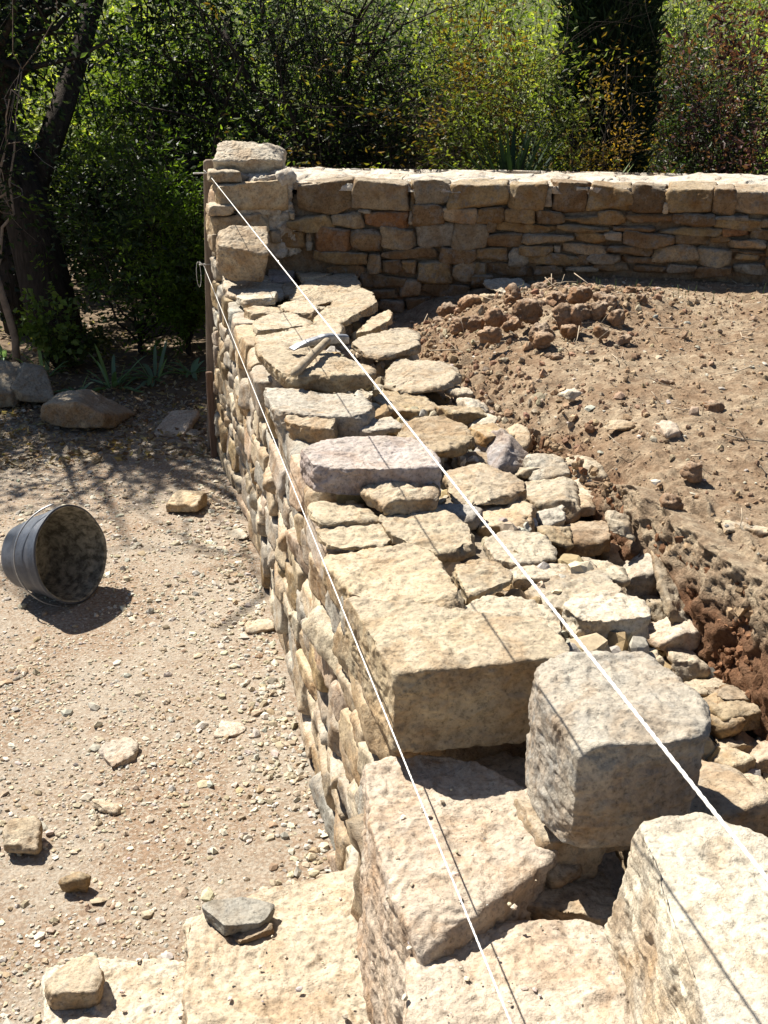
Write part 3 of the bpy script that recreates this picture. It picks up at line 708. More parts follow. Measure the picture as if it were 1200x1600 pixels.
hero('stone_block', 'large grey weathered block tilted on the wall, under the upper string', 'stone block',
     [(836,1038),(890,1015),(1000,1018),(1075,1054),(1116,1098),(1114,1140),(1055,1160),(960,1164),(903,1170),(872,1130),(845,1085)], zt=1.075, zb=0.895, tint=(0.31, 0.28, 0.235, 0.75), cell=0.0027, p=34,
     cuts=6, pits=0.2, shift=(-0.015, 0.01), grow=0.0, rough=0.8, bed=1.0)
hero('stone_block', 'cream block cut off by the lower right corner of the photo', 'stone block',
     [(985,1278),(1020,1264),(1090,1264),(1230,1310),(1400,1420),(1400,1800),(1190,1800),(1140,1540),(1060,1400)], zt=1.05, zb=0.83, tint=PALE, cell=0.003, p=40,
     cuts=2, pits=0.1, shift=(0.0, 0.04), grow=0.0, rough=0.8, bed=1.1)
hero('stone_block', 'low pale footing block sunk in the gravel at the bottom left', 'stone block',
     [(62,1516),(120,1497),(292,1498),(292,1780),(70,1780)], zt=0.115, zb=-0.05, tint=PALE, cell=0.004, p=30, cuts=3, pits=0.2, rough=1.2, bed=1.2)

hero('stone_flake', 'thin dark slate flake lying on the pale pier block', 'stone flake', [(309,1414),(340,1402),(385,1400),(431,1410),(414,1440),(352,1448)], zt=0.408, zb=0.386, tint=(0.20, 0.195, 0.175, 0.6), cell=0.003, cuts=2, bed=0.4, rough=0.5)
hero('loose_stone', 'grey brown stone resting on the low footing block', 'stone', [(70,1532),(92,1508),(118,1492),(150,1489),(162,1522),(150,1546),(80,1550)], zt=0.165, zb=0.112, tint=BUFF, cell=0.0035, cuts=4)
hero('stone_chip', 'narrow brown chip beside the slate flake', 'stone chip', [(365,1462),(392,1448),(425,1444),(428,1451),(372,1468)], zt=0.392, zb=0.380, tint=BROWN, cell=0.003, cuts=1, rough=0.4)
def rock(label, px, py, w, h, z, tint=CREAM, cell=0.005, p=14, cuts=7, name='loose_stone', cat='stone', rough=1.4, flat=None, pits=0.0, lift=True, tiltd=None, group=None, parent=None, rot=None, wob=0.22, dep=None):
    """a free-lying broken stone: centre pixel, pixel width and height, height z of what it lies on"""
    p0 = atz(px, py + h * 0.30, z); s = depth(p0) / FPX * 1.12
    a = w * s / 2
    ang = math.asin(min(1, (CAM_H - z) / np.linalg.norm(p0 - EYE)))
    H = h * s                                       # apparent height = 2*(b*sin + c*cos)
    fl = flat if flat is not None else 0.5
    c = H * fl / 2 / math.cos(ang); b = dep if dep else max(a * 0.5, H * (1 - fl) / 2 / math.sin(ang) * 1.15)
    b = min(b, a * 1.5)
    ctr = (p0[0], p0[1], z + c * 0.9)
    o = block_stone(name, ctr, (a, b, c), tint, parent, cell, p, rough, 0.6, (rot if rot is not None else random.uniform(-0.35, 0.35)) - YAW * 0.5,
                    tiltd or (random.uniform(-0.15, 0.15), random.uniform(-0.15, 0.15)), cuts, wob, 1.3, pits)
    if label: tag(o, label, cat, group)
    return o
RG = 'broken stones tipped between the wall and the soil bank'
rub = [
 ('small rough brown stone leaning on the long grey block', 627,773,84,48,0.962,BUFF,dict(pits=1.0,rough=1.8,group=None)),
 ('small grey broken stone behind the long grey block, beside the squat yellow stone', 591,668,54,28,0.93,GREY,{}),
 ('tiny pale wedge stone under the right end of the hammer slab', 567,617,24,14,0.99,PALE,{}),
 ('lilac pointed stone tipped up beside the mossy yellow boulder', 798,712,58,70,0.86,LILAC,dict(tiltd=(0.3,0.5))),
 ('bright white stone at the edge of the soil below the lilac pointed stone', 853,731,56,38,0.88,PALE,{}),
 ('ochre stone with a flat shaded face behind the mossy yellow boulder', 765,680,46,42,0.90,OCHRE,{}),
 ('yellow brown slanting stone right of the ochre one at the soil edge', 805,688,38,36,0.90,WARM,{}),
 ('pale square stone farthest back in the rubble by the soil', 742,636,34,28,0.90,PALE,{}),
 ('ochre wedge stone left of the pale square one', 716,645,52,36,0.90,OCHRE,{}),
 ('long thin stone at the far end of the rubble beside the wall', 718,612,32,20,0.90,CREAM,{}),
 ('small cream stone between the pale square stone and the ochre stone', 752,660,36,22,0.90,CREAM,{}),
 ('tall buff stone leaning against the soil bank near its bend', 905,735,46,46,0.86,BUFF,{}),
 ('round buff boulder with a broken face among the rubble', 860,780,74,62,0.84,BUFF,dict(pits=0.4)),
 ('grey striped chunk in front of the round buff boulder', 850,808,44,46,0.85,GREY,{}),
 ('brown rounded stone in the rubble right of the cream slabs', 906,838,78,54,0.83,BROWN,dict(rough=1.6)),
 ('wide buff stone left of the grey striped chunk', 785,812,84,54,0.87,WARM,{}),
 ('bluish grey stone with a bumpy top behind the flat warm slabs', 712,808,62,30,0.91,BLUE,{}),
 ('small ochre stone below the grey striped chunk', 868,838,44,34,0.86,OCHRE,{}),
 ('sharp small stone against the bank above the brown rounded stone', 918,768,40,40,0.85,PALE,{}),
 ('pale small stone pressed between the buff boulder and the bank', 905,790,36,30,0.85,CREAM,{}),
 ('grey smooth boulder low in the trench beside the bank', 965,868,60,46,0.78,BUFF,{}),
 ('dark grey pitted boulder wedged in the trench next to the smooth one', 1005,890,66,76,0.78,GREY,dict(pits=0.8,rough=1.5)),
 ('thin stone slab leaning slanted on the bank over the trench', 1056,925,70,58,0.80,BUFF,dict(tiltd=(0.5,0.6),flat=0.3)),
 ('cream rounded stone under the slanted thin slab', 1036,948,50,42,0.76,CREAM,{}),
 ('reddish buff stone with a dark hollow under it in the trench', 1050,990,82,54,0.74,PINK,{}),
 ('bright white chip at the bottom of the trench', 1068,1032,44,44,0.72,PALE,{}),
 ('flat dusty stone below the white chip', 1100,1070,64,30,0.72,BUFF,dict(flat=0.3)),
 ('brown thin slab lying on the dark stone by the bank foot', 1128,1080,84,26,0.74,BROWN,dict(flat=0.3)),
 ('dark mossy square stone at the bank foot', 1148,1112,82,54,0.70,OCHRE,{}),
 ('rusty yellow stone behind the tilted grey block', 1118,1120,40,70,0.69,OCHRE,{}),
 ('cream flat stone below the dark mossy one', 1165,1160,76,30,0.68,WARM,dict(flat=0.4)),
 ('rounded pinkish grey stone at the right edge of the rubble', 1188,1185,58,56,0.66,PINK,{}),
 ('buff stone between the tilted block and the pinkish grey stone', 1140,1190,50,60,0.66,WARM,{}),
 ('broad cream stone right of the tilted block, behind the corner block', 1148,1250,100,66,0.66,CREAM,{}),
 ('pale blue grey stone nearest the right edge behind the corner block', 1192,1290,60,60,0.64,BLUE,{}),
 ('thin brown flake standing between the big pink blocks', 872,1360,50,40,0.785,BUFF,dict(flat=0.5)),
 ('cracked yellow stone beyond the tilted block, against the rubble', 950,1005,60,30,0.86,WARM,{}),
 ('small pebbly stone between the soil edge and the bright white stone', 828,735,30,24,0.88,CREAM,{}),
 ('brown chip wedged beside the lilac pointed stone', 745,712,70,40,0.87,BROWN,dict(flat=0.4)),
]
for lab, px, py, w, h, zz, t, kw in rub:
    kw = dict(kw); kw.setdefault('group', RG)
    rock(lab, px, py, w, h, zz, t, **kw)
for lab, px, py, w, h, zz, t, kw in [
 ('rough stone half sunk in the gravel at the left edge', 38,1312,46,46,0.0,BUFF,dict(pits=0.6)),
 ('small dark pyramid shaped stone on the gravel', 121,1382,34,30,0.0,OCHRE,dict(flat=0.7)),
 ('flat pinkish stone lying on the gravel in the middle of the path', 187,1171,46,32,0.0,PINK,dict(flat=0.25)),
 ('long yellow brick shaped stone on the gravel in front of the wall', 293,780,44,44,0.0,WARM,dict(flat=0.4,rot=-0.3,tiltd=(0,0),wob=0.06,dep=0.085)),
 ('thin white chip on the gravel near the wall foot', 369,836,28,14,0.0,PALE,dict(flat=0.2)),
 ('flat brown stone on the gravel by the wall foot', 362,1130,36,28,0.0,PINK,dict(flat=0.2)),
 ('large sandstone boulder at the back of the gravel, below the iris', 136,640,100,58,0.02,BUFF,dict(cell=0.008,flat=0.6)),
 ('rounded boulder with two humps at the left edge, its right half', 52,605,54,52,0.03,BUFF,dict(cell=0.008,flat=0.6)),
 ('leftmost boulder cut by the picture edge', 10,605,56,56,0.03,BUFF,dict(cell=0.008,flat=0.6)),
 ('thin square stone tile propped in the bed beside the stake', 277,658,46,26,0.02,PINK,dict(flat=0.25,tiltd=(0.25,-0.1),wob=0.05,cuts=2)),
 ('small stone below the square tile at the stake foot', 300,675,26,12,0.0,GREY,dict(flat=0.4)),
 ('pale stone chip on the gravel below the flat pinkish stone', 170,1258,36,18,0.0,PALE,dict(flat=0.35)),
 ('flat light stone lying left of the wall foot heap', 405,975,38,18,0.0,CREAM,dict(flat=0.25)),
 ('lump of pale mortar at the foot of the far wall', 790,446,58,28,0.93,PALE,dict(rough=2.0,pits=1.0)),
 ('pointed pale stone on the soil in the middle of the terrace', 1043,672,26,34,0.955,PINK,{}),
 ('flat buff flake on the terrace left of the pointed stone', 962,662,42,14,0.955,WARM,dict(flat=0.3)),
 ('pale flat stone half buried near the right edge of the terrace', 1150,818,36,22,0.95,BUFF,dict(flat=0.35)),
 ('square flat stone among clods at the right edge', 1182,824,34,22,0.95,BUFF,dict(flat=0.35)),
 ('pale chip stuck in the soil at the top of the bank', 970,820,38,32,0.90,CREAM,dict(flat=0.3,tiltd=(0.3,0.4))),
 ('white stone sitting on top of the clod heap', 768,466,26,24,0.98,WARM,{}),
 ('round pebble pair on the flat soil under the far wall', 1074,455,14,14,0.96,WARM,{}),
 ('small upright stone on the terrace, left of the flat buff flake', 888,615,20,18,0.955,PALE,{}),
]:
    rock(lab, px, py, w, h, zz, t, **kw)

# pebbly rubble packing the trench
r = np.random.default_rng(15); n = 2600
ys = r.uniform(0.8, 4.3, n); xs = soil_edge(ys) - 0.02 - r.uniform(0, 0.36, n)
zb = np.interp(ys, [0.8, 1.5, 2.4, 3.2, 4.2], [0.60, 0.66, 0.79, 0.85, 0.86])
pts = np.stack([xs, ys, zb + r.uniform(-0.05, 0.02, n)], 1)
V, F, col = pebble_mass(pts, r.uniform(0.008, 0.05, n) * np.interp(ys, [1, 3], [1.0, 0.7]), False, pal(r, n, [CREAM, BUFF, OCHRE, GREY, BROWN, WARM]), 16, 0.3, 2)
tag(obj('rubble_gravel', mesh_np('rubble', V, F, col, False), M_pebble), 'small broken rubble packing the trench behind the wall', 'rubble', kind='stuff')

# soil clods
def clod_col(r, n): return pal(r, n, [(0.27, 0.19, 0.12), (0.31, 0.23, 0.15), (0.22, 0.145, 0.09)], 0.12)
r = np.random.default_rng(25); n = 9000
xs = r.uniform(0.98, 3.3, n); ys = r.uniform(1.1, 5.0, n) 
keep = xs > soil_edge(ys) + 0.05; xs, ys = xs[keep], ys[keep]; n = len(xs)
rad = 0.0025 + 0.009 * r.uniform(0, 1, n) ** 6
heap = np.exp(-(((xs - 1.6) / 0.45) ** 2 + ((ys - 4.1) / 0.5) ** 2)); rad = rad * (1 + 0.5 * heap)
pts = np.stack([xs, ys, terrace_z(xs, ys) + rad * 0.35], 1)
V, F, col = pebble_mass(pts, rad, False, clod_col(r, n), 26, 0.35, 1)
tag(obj('soil_crumbs', mesh_np('soil_crumbs', V, F, col, False), M_clod), 'small crumbs of dry soil strewn over the terrace', 'soil', kind='stuff')
n = 900; xs = 0.98 + 2.2 * r.uniform(0, 1, n) ** 1.6; ys = r.uniform(1.2, 4.9, n); keep = xs > soil_edge(ys) + 0.04; xs, ys = xs[keep], ys[keep]; n = len(xs)
rad = 0.003 + 0.011 * r.uniform(0, 1, n) ** 3.5
pts = np.stack([xs, ys, terrace_z(xs, ys) + rad * 0.3], 1)
V, F, col = pebble_mass(pts, rad, True, pal(r, n, [CREAM, BUFF, PALE, GREY, PINK]), 27, 0.25, 1)
tag(obj('soil_pebbles', mesh_np('soil_pebbles', V, F, col, False), M_pebble), 'small pale pebbles scattered over the brown terrace soil', 'pebbles', kind='stuff')
nb, hb = 460, 62
yy_ = np.linspace(0.2, 3.0, nb); hh_ = np.concatenate([np.linspace(0, 1, hb), 1 + np.linspace(0.05, 0.5, 10)])
Yb, Hb_ = np.meshgrid(yy_, hh_, indexing='ij'); Yb, Hb_ = Yb.ravel(), Hb_.ravel()
eb = soil_edge(Yb); fade = np.clip((3.0 - Yb) / 0.45, 0, 1)
topz = terrace_z(eb + 0.09, Yb, False); hc_ = np.clip(Hb_, 0, 1)
Xb = eb + 0.055 * hc_ ** 1.5 - 0.02 + np.clip(Hb_ - 1, 0, 1) * 0.22 + 0.10 * (1 - fade)
Zb = 0.58 + (topz + 0.004 - 0.58) * np.sin(hc_ * np.pi / 2) ** 0.9 - np.clip(Hb_ - 1, 0, 1) * 0.05 - 0.03 * (1 - fade)
q = np.stack([Xb, Yb, Zb], 1); wq = q + 0.02 * np.stack([perlin(q / 0.05, 1), perlin(q / 0.05, 2), perlin(q / 0.05, 3)], 1)
lump = fbm(wq / 0.11, 181, 2) * 0.8 + 0.55 * (0.3 - np.abs(fbm(wq / 0.055, 182, 3, 0.6)) * 1.6) + 0.35 * fbm(wq / 0.018, 183, 3, 0.65)
env = np.interp(Hb_, [0, 0.15, 0.85, 1.0, 1.5], [0.5, 1, 1, 0.55, 0.1])
q[:, 0] -= 0.040 * lump * env; q[:, 2] += 0.022 * lump * env * (Hb_ > 0.6)
idx = np.arange(len(q)).reshape(nb, -1); Fb = np.stack([idx[:-1, :-1], idx[1:, :-1], idx[1:, 1:], idx[:-1, 1:]], -1).reshape(-1, 4)
tag(obj('soil_bank', mesh_np('soil_bank', q, Fb), M_soil), kind='structure')
r = np.random.default_rng(28); n = 2600; ys = r.uniform(1.0, 2.9, n); hh_ = r.uniform(0, 1, n)
xs = soil_edge(ys) - 0.035 + 0.06 * hh_; zz_ = 0.64 + 0.30 * hh_; rad = 0.004 + 0.014 * r.uniform(0, 1, n) ** 3
cc = np.where((zz_ + r.normal(size=n) * 0.04 > 0.90)[:, None], np.array([0.24, 0.17, 0.105]), np.array([0.17, 0.09, 0.05])) * (1 + r.normal(size=(n, 1)) * 0.15)
V, F, col = pebble_mass(np.stack([xs, ys, zz_], 1), rad, False, cc, 29, 0.35, 1)
tag(obj('bank_crumbs', mesh_np('bank_crumbs', V, F, col, False), M_clod), 'reddish clods clinging to the cut face of the soil bank', 'soil', kind='stuff')
r = np.random.default_rng(61); n = 2600; ys = r.uniform(2.7, 4.7, n); xs = soil_edge(ys) - 0.05 + np.abs(r.normal(size=n)) * 0.22
hx = r.uniform(size=n) < 0.35; xs[hx] = 1.62 + r.normal(size=hx.sum()) * 0.33; ys[hx] = 4.05 + r.normal(size=hx.sum()) * 0.28
keep = ys < 4.75; xs, ys = xs[keep], ys[keep]; n = len(xs); rad = 0.003 + 0.016 * r.uniform(0, 1, n) ** 4
V, F, col = pebble_mass(np.stack([xs, ys, terrace_z(xs, ys) + rad * 0.3], 1), rad, False, pal(r, n, [(0.25, 0.16, 0.10), (0.28, 0.19, 0.12), (0.22, 0.135, 0.085), (0.30, 0.22, 0.145), BUFF], 0.10), 62, 0.4, 1)
tag(obj('slope_crumbs', mesh_np('slope_crumbs', V, F, col, False), M_clod), 'reddish earth crumbs spilled down the loose slope toward the rubble', 'soil', kind='stuff')
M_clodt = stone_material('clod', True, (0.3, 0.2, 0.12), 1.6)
CL = [(735,478,34,26),(771,500,30,26),(800,470,34,22),(823,492,44,34),(842,528,32,30),(838,455,22,18),(865,475,32,26),(880,500,40,28),(908,492,34,24),(905,465,36,26),(930,488,30,28),(948,478,28,30),
      (700,490,30,20),(742,510,36,20),(765,525,40,22),(890,520,28,20),(963,500,22,20),(715,512,26,18),(858,448,22,16),(925,455,24,16),(800,510,26,20),(683,505,24,14),(975,535,26,16),(845,535,30,26),
      (985,455,20,12),(1002,470,18,12),(940,520,22,14),(868,560,24,12),(1040,600,26,12),(1110,640,34,16),(1085,740,34,30),(1050,790,36,30)]
CLN = {(823,492): 'round clod in the middle of the soil heap with a smooth dome', (842,528): 'dark round clod lowest in front of the soil heap', (735,478): 'leftmost big clod of the soil heap beside the far wall',
  (880,500): 'flattened wide clod at the heap front, right of the round one', (908,492): 'clod perched on the right shoulder of the heap', (838,455): 'topmost clod of the soil heap against the shaded wall foot',
  (1110,640): 'broad clod on the open terrace right of the pointed stone', (1085,740): 'chunky clod on the terrace near the pale half buried stone', (1050,790): 'dark clod at the rim of the cut bank', (1040,600): 'low clod alone in the middle of the terrace'}
for i, (px, py, w, h) in enumerate(CL):
    g = atz(px, py, 1.0)
    zz = float(terrace_z([g[0]], [g[1]])[0]) - 0.006
    g = atz(px, py, zz); zz = float(terrace_z([g[0]], [g[1]])[0]) - 0.006
    o = rock(None, px, py, w * 0.86, h * 1.05, zz, (0.27, 0.18, 0.115, 0.0), cell=0.005, p=4.2, cuts=14, name='soil_clod', rough=2.6, flat=0.85, wob=0.5)
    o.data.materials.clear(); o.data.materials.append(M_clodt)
    big_ = CLN.get((px, py))
    if big_: tag(o, big_, 'soil clod')
    elif i < 24: tag(o, 'fist sized brown soil clod in the heap before the far wall', 'soil clod', 'clods heaped before the far wall')
    else: tag(o, 'small brown soil clod lying on the open terrace', 'soil clod', 'clods scattered on the terrace')

# gravel on the path side
r = np.random.default_rng(35)
def gravel(n, rlo, rhi, pw, seed, x0=-1.75, x1=0.42, y0=1.3, y1=6.6, edge=False):
    r = np.random.default_rng(seed)
    ys = y0 + (y1 - y0) * r.uniform(0, 1, n) ** 1.25; xs = r.uniform(x0, x1, n)
    if edge: xs = 0.36 - np.abs(r.normal(size=n)) * 0.12
    dens = fbm(np.stack([xs, ys, xs * 0], 1) / 0.5, 91, 3)
    keep = ((dens > r.uniform(-0.55, 0.35, n)) | edge) & ((xs < 0.36) | (ys < 1.6))
    xs, ys = xs[keep], ys[keep]; n = len(xs)
    rad = rlo + (rhi - rlo) * r.uniform(0, 1, n) ** pw
    pts = np.stack([xs, ys, ground_z(xs, ys) + rad * 0.16], 1)
    return pebble_mass(pts, rad, True, pal(r, n, [CREAM, PALE, PALE, BUFF, GREY, GREY, (0.29, 0.215, 0.14), CREAM, (0.33,0.27,0.19)], 0.12), seed + 1, 0.42, 1)
parts = [gravel(36000, 0.003, 0.009, 1.5, 41), gravel(6500, 0.007, 0.020, 3.0, 43), gravel(1300, 0.004, 0.017, 1.6, 45, edge=True, y0=1.62, y1=5.0), gravel(18000, 0.002, 0.005, 1.0, 47, y1=4.2)]
VV, FF, CC, o_ = [], [], [], 0
for V, F, c in parts: VV.append(V); FF.append(F + o_); CC.append(c); o_ += len(V)
tag(obj('gravel', mesh_np('gravel', np.concatenate(VV), np.concatenate(FF), np.concatenate(CC), False), M_pebble), 'pale limestone gravel and grit spread over the path beside the wall', 'gravel', kind='stuff')

# crumbs lying on the big near blocks
r = np.random.default_rng(55)
pix = [(r.uniform(300, 640), r.uniform(1380, 1600), 0.385) for _ in range(55)] + [(r.uniform(620, 1000), r.uniform(1440, 1600), 0.805) for _ in range(40)] + [(r.uniform(600, 850), r.uniform(1230, 1420), 0.838) for _ in range(40)] + [(r.uniform(190, 290), r.uniform(1500, 1590), 0.118) for _ in range(25)]
pts = np.array([atz(*q) for q in pix]); n = len(pts); rad = 0.0015 + 0.006 * r.uniform(0, 1, n) ** 2.5
V, F, col = pebble_mass(pts, rad, True, pal(r, n, [CREAM, PINK, PINK, PALE, LILAC]), 56, 0.25, 1)
tag(obj('stone_chips', mesh_np('stone_chips', V, F, col, False), M_pebble), 'small chips and grit left on top of the big blocks', 'stone chips', kind='stuff')

# ------------------------------------------------------------------ stakes, strings, hammer, bucket
def tube(path, rad, k=8, cap=True, twist=0.0):
    path = np.asarray(path, float); n = len(path); rad = np.broadcast_to(np.asarray(rad, float), (n,))
    T = np.gradient(path, axis=0); T /= np.linalg.norm(T, axis=1)[:, None] + 1e-12
    ref = np.array([0, 0, 1.0]); 
    if abs(T[0] @ ref) > 0.9: ref = np.array([1.0, 0, 0])
    u = np.cross(T[0], ref); u /= np.linalg.norm(u); V = []
    for i in range(n):
        u = u - T[i] * (u @ T[i]); u /= np.linalg.norm(u) + 1e-12; w = np.cross(T[i], u)
        a = np.arange(k) / k * 2 * np.pi + twist * i
        V.append(path[i] + rad[i] * (np.cos(a)[:, None] * u + np.sin(a)[:, None] * w))
    V = np.concatenate(V); idx = np.arange(n * k).reshape(n, k); nx = np.roll(idx, -1, 1)
    F = np.stack([idx[:-1], nx[:-1], nx[1:], idx[1:]], -1).reshape(-1, 4)
    if cap:
        V = np.concatenate([V, path[:1], path[-1:]]); c0, c1 = n * k, n * k + 1
        F = np.concatenate([F, np.stack([nx[0], idx[0], np.full(k, c0), np.full(k, c0)], -1), np.stack([idx[-1], nx[-1], np.full(k, c1), np.full(k, c1)], -1)])
    return V, F
def join(parts):
    V, F, C_, o = [], [], [], 0
    for q in parts:
        V.append(q[0]); F.append(q[1] + o); o += len(q[0])
        if len(q) > 2: C_.append(q[2])
    return (np.concatenate(V), np.concatenate(F)) + ((np.concatenate(C_),) if C_ else ())
def tri_fix(V, F):                                  # quads with a doubled corner -> triangles
    F = np.asarray(F); T = np.concatenate([F[:, [0, 1, 2]], F[:, [0, 2, 3]]]); T = T[(T[:, 0] != T[:, 1]) & (T[:, 1] != T[:, 2]) & (T[:, 0] != T[:, 2])]
    return V, T

M_wood = plain_material('weathered_wood', (0.22, 0.17, 0.125), 0.85, 0.2, 0, 18, 0.35, 0.003, stretch=(6, 6, 0.5))
M_wood2 = plain_material('reddish_wood', (0.15, 0.095, 0.065), 0.85, 0.2, 0, 18, 0.35, 0.003, stretch=(6, 6, 0.5))
def board(name, x0, x1, y0, y1, z0, z1, mat, label, lean=0.0):
    half = np.array([(x1 - x0) / 2, (y1 - y0) / 2, (z1 - z0) / 2]); N = np.concatenate([np.eye(3), -np.eye(3)]); D = np.concatenate([half, half])
    P, F = boxgrid(5, 4, 60); q = P * half; T = np.maximum(q @ N.T / D, 1e-6); m = T.max(1); R = T / m[:, None]
    v = q / (m * (R ** 60).sum(1) ** (1 / 60))[:, None]; v[:, 0] += lean * v[:, 2] + 0.002 * fbm(v / np.array([9, 9, 0.25]), 3, 2)
    o = obj(name, mesh_np(name, v, F), mat, None, ((x0 + x1) / 2, (y0 + y1) / 2, (z0 + z1) / 2)); return tag(o, label, 'stake')
board('wooden_stake', 0.308, 0.372, 5.50, 5.525, -0.05, 1.485, M_wood, 'tall weathered wooden stake at the wall corner holding both strings', 0.048)
board('wooden_stake', 0.285, 0.318, 5.40, 5.43, -0.05, 0.46, M_wood2, 'short reddish wooden stake at the foot of the tall one')

M_string = plain_material('white_string', (0.66, 0.64, 0.59), 0.85, 0.2, 0, 300, 0.12, 0.0005)
def string(label, a, b, sag, rad, knot):
    a = np.array(a); b = np.array(b); n = 900; t = np.linspace(0, 1, n); ln = np.linalg.norm(b - a)
    base = a + (b - a) * t[:, None]; base[:, 2] -= sag * 4 * t * (1 - t)
    strands = []
    for k in range(3):
        ph = 2 * np.pi * k / 3 + t * ln / 0.016 * 2 * np.pi / 2
        pth = base.copy(); pth[:, 0] += rad * 0.45 * np.cos(ph); pth[:, 2] += rad * 0.45 * np.sin(ph)
        strands.append(tube(pth, rad * 0.62, 5))
    # turns round the stake and a hanging loop
    ang = np.linspace(0, 2 * np.pi * 2.0, 60)
    ring = np.stack([0.331 + 0.040 * np.cos(ang), 5.512 + 0.020 * np.sin(ang), a[2] + 0.003 * np.linspace(-1, 1, 60)], 1)
    ring[:, 0] = np.clip(ring[:, 0] * 1.0, 0.293, 0.369); ring[:, 1] = np.clip(5.512 + 0.028 * np.sin(ang), 5.497, 5.528)
    strands.append(tube(ring, rad * 0.8, 5))
    if knot:
        th = np.linspace(0, 2 * np.pi, 40); lx, lz = 0.010, 0.062
        strands.append(tube(np.stack([0.286 + lx * np.cos(th) * 1.1, 5.493 + 0 * th, a[2] - lz * 0.75 + lz * np.sin(th)], 1), rad * 0.75, 5))
    strands.append(tube(np.array([[a[0] - 0.02, 5.492, a[2] + 0.015], [a[0], 5.488, a[2]], [a[0] + 0.006, 5.492, a[2] - 0.012]]), rad * 1.6, 6))
    V, F = tri_fix(*join(strands)); o = obj('string', mesh_np('string', V, F), M_string); tag(o, label, 'string'); return o
up_a = aty(325, 271, 5.49); e1 = atz(1200, 1375, 1.412); d = e1 - up_a; string('upper white mason string stretched over the wall top to the right', up_a, up_a + d * 1.25, 0.0, 0.0017, False)
lo_a = aty(318, 414, 5.49); e2 = atz(800, 1600, 0.985); d = e2 - lo_a; string('lower white mason string stretched along the outer wall face', lo_a, lo_a + d * 1.2, 0.004, 0.0013, True)

# hammer on the slab
hm = empty('hammer', tuple(atz(505, 548, 1.03))); tag(hm, 'mason hammer with grey steel head and worn wooden handle lying on a flat stone', 'hammer')
M_steel = plain_material('worn_steel', (0.20, 0.20, 0.21), 0.45, 0.5, 0.75, 60, 0.3, 0.001, col2=(0.36, 0.37, 0.385))
M_handle = plain_material('worn_handle', (0.34, 0.28, 0.20), 0.75, 0.3, 0, 40, 0.3, 0.0015, col2=(0.19, 0.145, 0.09), stretch=(1, 1, 1))
A = atz(455, 541, 1.055); B = atz(543, 529, 1.055)
dirh = B - A; Lh = np.linalg.norm(dirh); dirh /= Lh; up = np.array([0, 0, 1.0]); side = np.cross(up, dirh)
eye_t = 0.66
secs = [(0.0, 0.0030, 0.020, -0.010), (0.10, 0.0055, 0.019, -0.003), (0.28, 0.010, 0.017, 0.004), (0.48, 0.013, 0.015, 0.008), (0.57, 0.017, 0.016, 0.009), (0.75, 0.017, 0.016, 0.007), (0.80, 0.014, 0.014, 0.005), (0.93, 0.015, 0.015, 0.001), (0.985, 0.015, 0.015, -0.001), (1.0, 0.012, 0.012, -0.002)]
rings = []
for t, hv, hw, dz in secs:                          # hv: half height, hw: half width
    c = A + dirh * Lh * t + up * (dz + 0.0)
    for a_ in np.arange(16) / 16 * 2 * np.pi:
        ca, sa = math.cos(a_), math.sin(a_); e = 0.45
        rings.append(c + side * hw * math.copysign(abs(ca) ** e, ca) + up * hv * math.copysign(abs(sa) ** e, sa))
V = np.array(rings); m = len(secs); idx = np.arange(m * 16).reshape(m, 16); nx_ = np.roll(idx, -1, 1)
F = np.stack([idx[:-1], nx_[:-1], nx_[1:], idx[1:]], -1).reshape(-1, 4)
cA, cB = len(V), len(V) + 1; V = np.concatenate([V, [A + up * secs[0][3]], [B + up * secs[-1][3]]])
F = np.concatenate([F, np.stack([nx_[0], idx[0], np.full(16, cA), np.full(16, cA)], -1), np.stack([idx[-1], nx_[-1], np.full(16, cB), np.full(16, cB)], -1)])
V, F = tri_fix(V, F); me = mesh_np('head', V - np.array(hm.location), F, smooth=False); obj('head', me, M_steel, hm)
hs = A + dirh * Lh * eye_t + up * 0.007 - side * 0.0; he = atz(457, 586, 1.042)
hd = he - hs; ts = np.linspace(-0.10, 1.0, 26); path = hs + hd * ts[:, None]
rr = np.interp(ts, [-0.1, 0.0, 0.12, 0.5, 0.85, 0.97, 1.0], [0.010, 0.0115, 0.0125, 0.0135, 0.0150, 0.0125, 0.006])
V, F = tri_fix(*tube(path, rr, 14)); obj('handle', mesh_np('handle', V - np.array(hm.location), F), M_handle, hm)

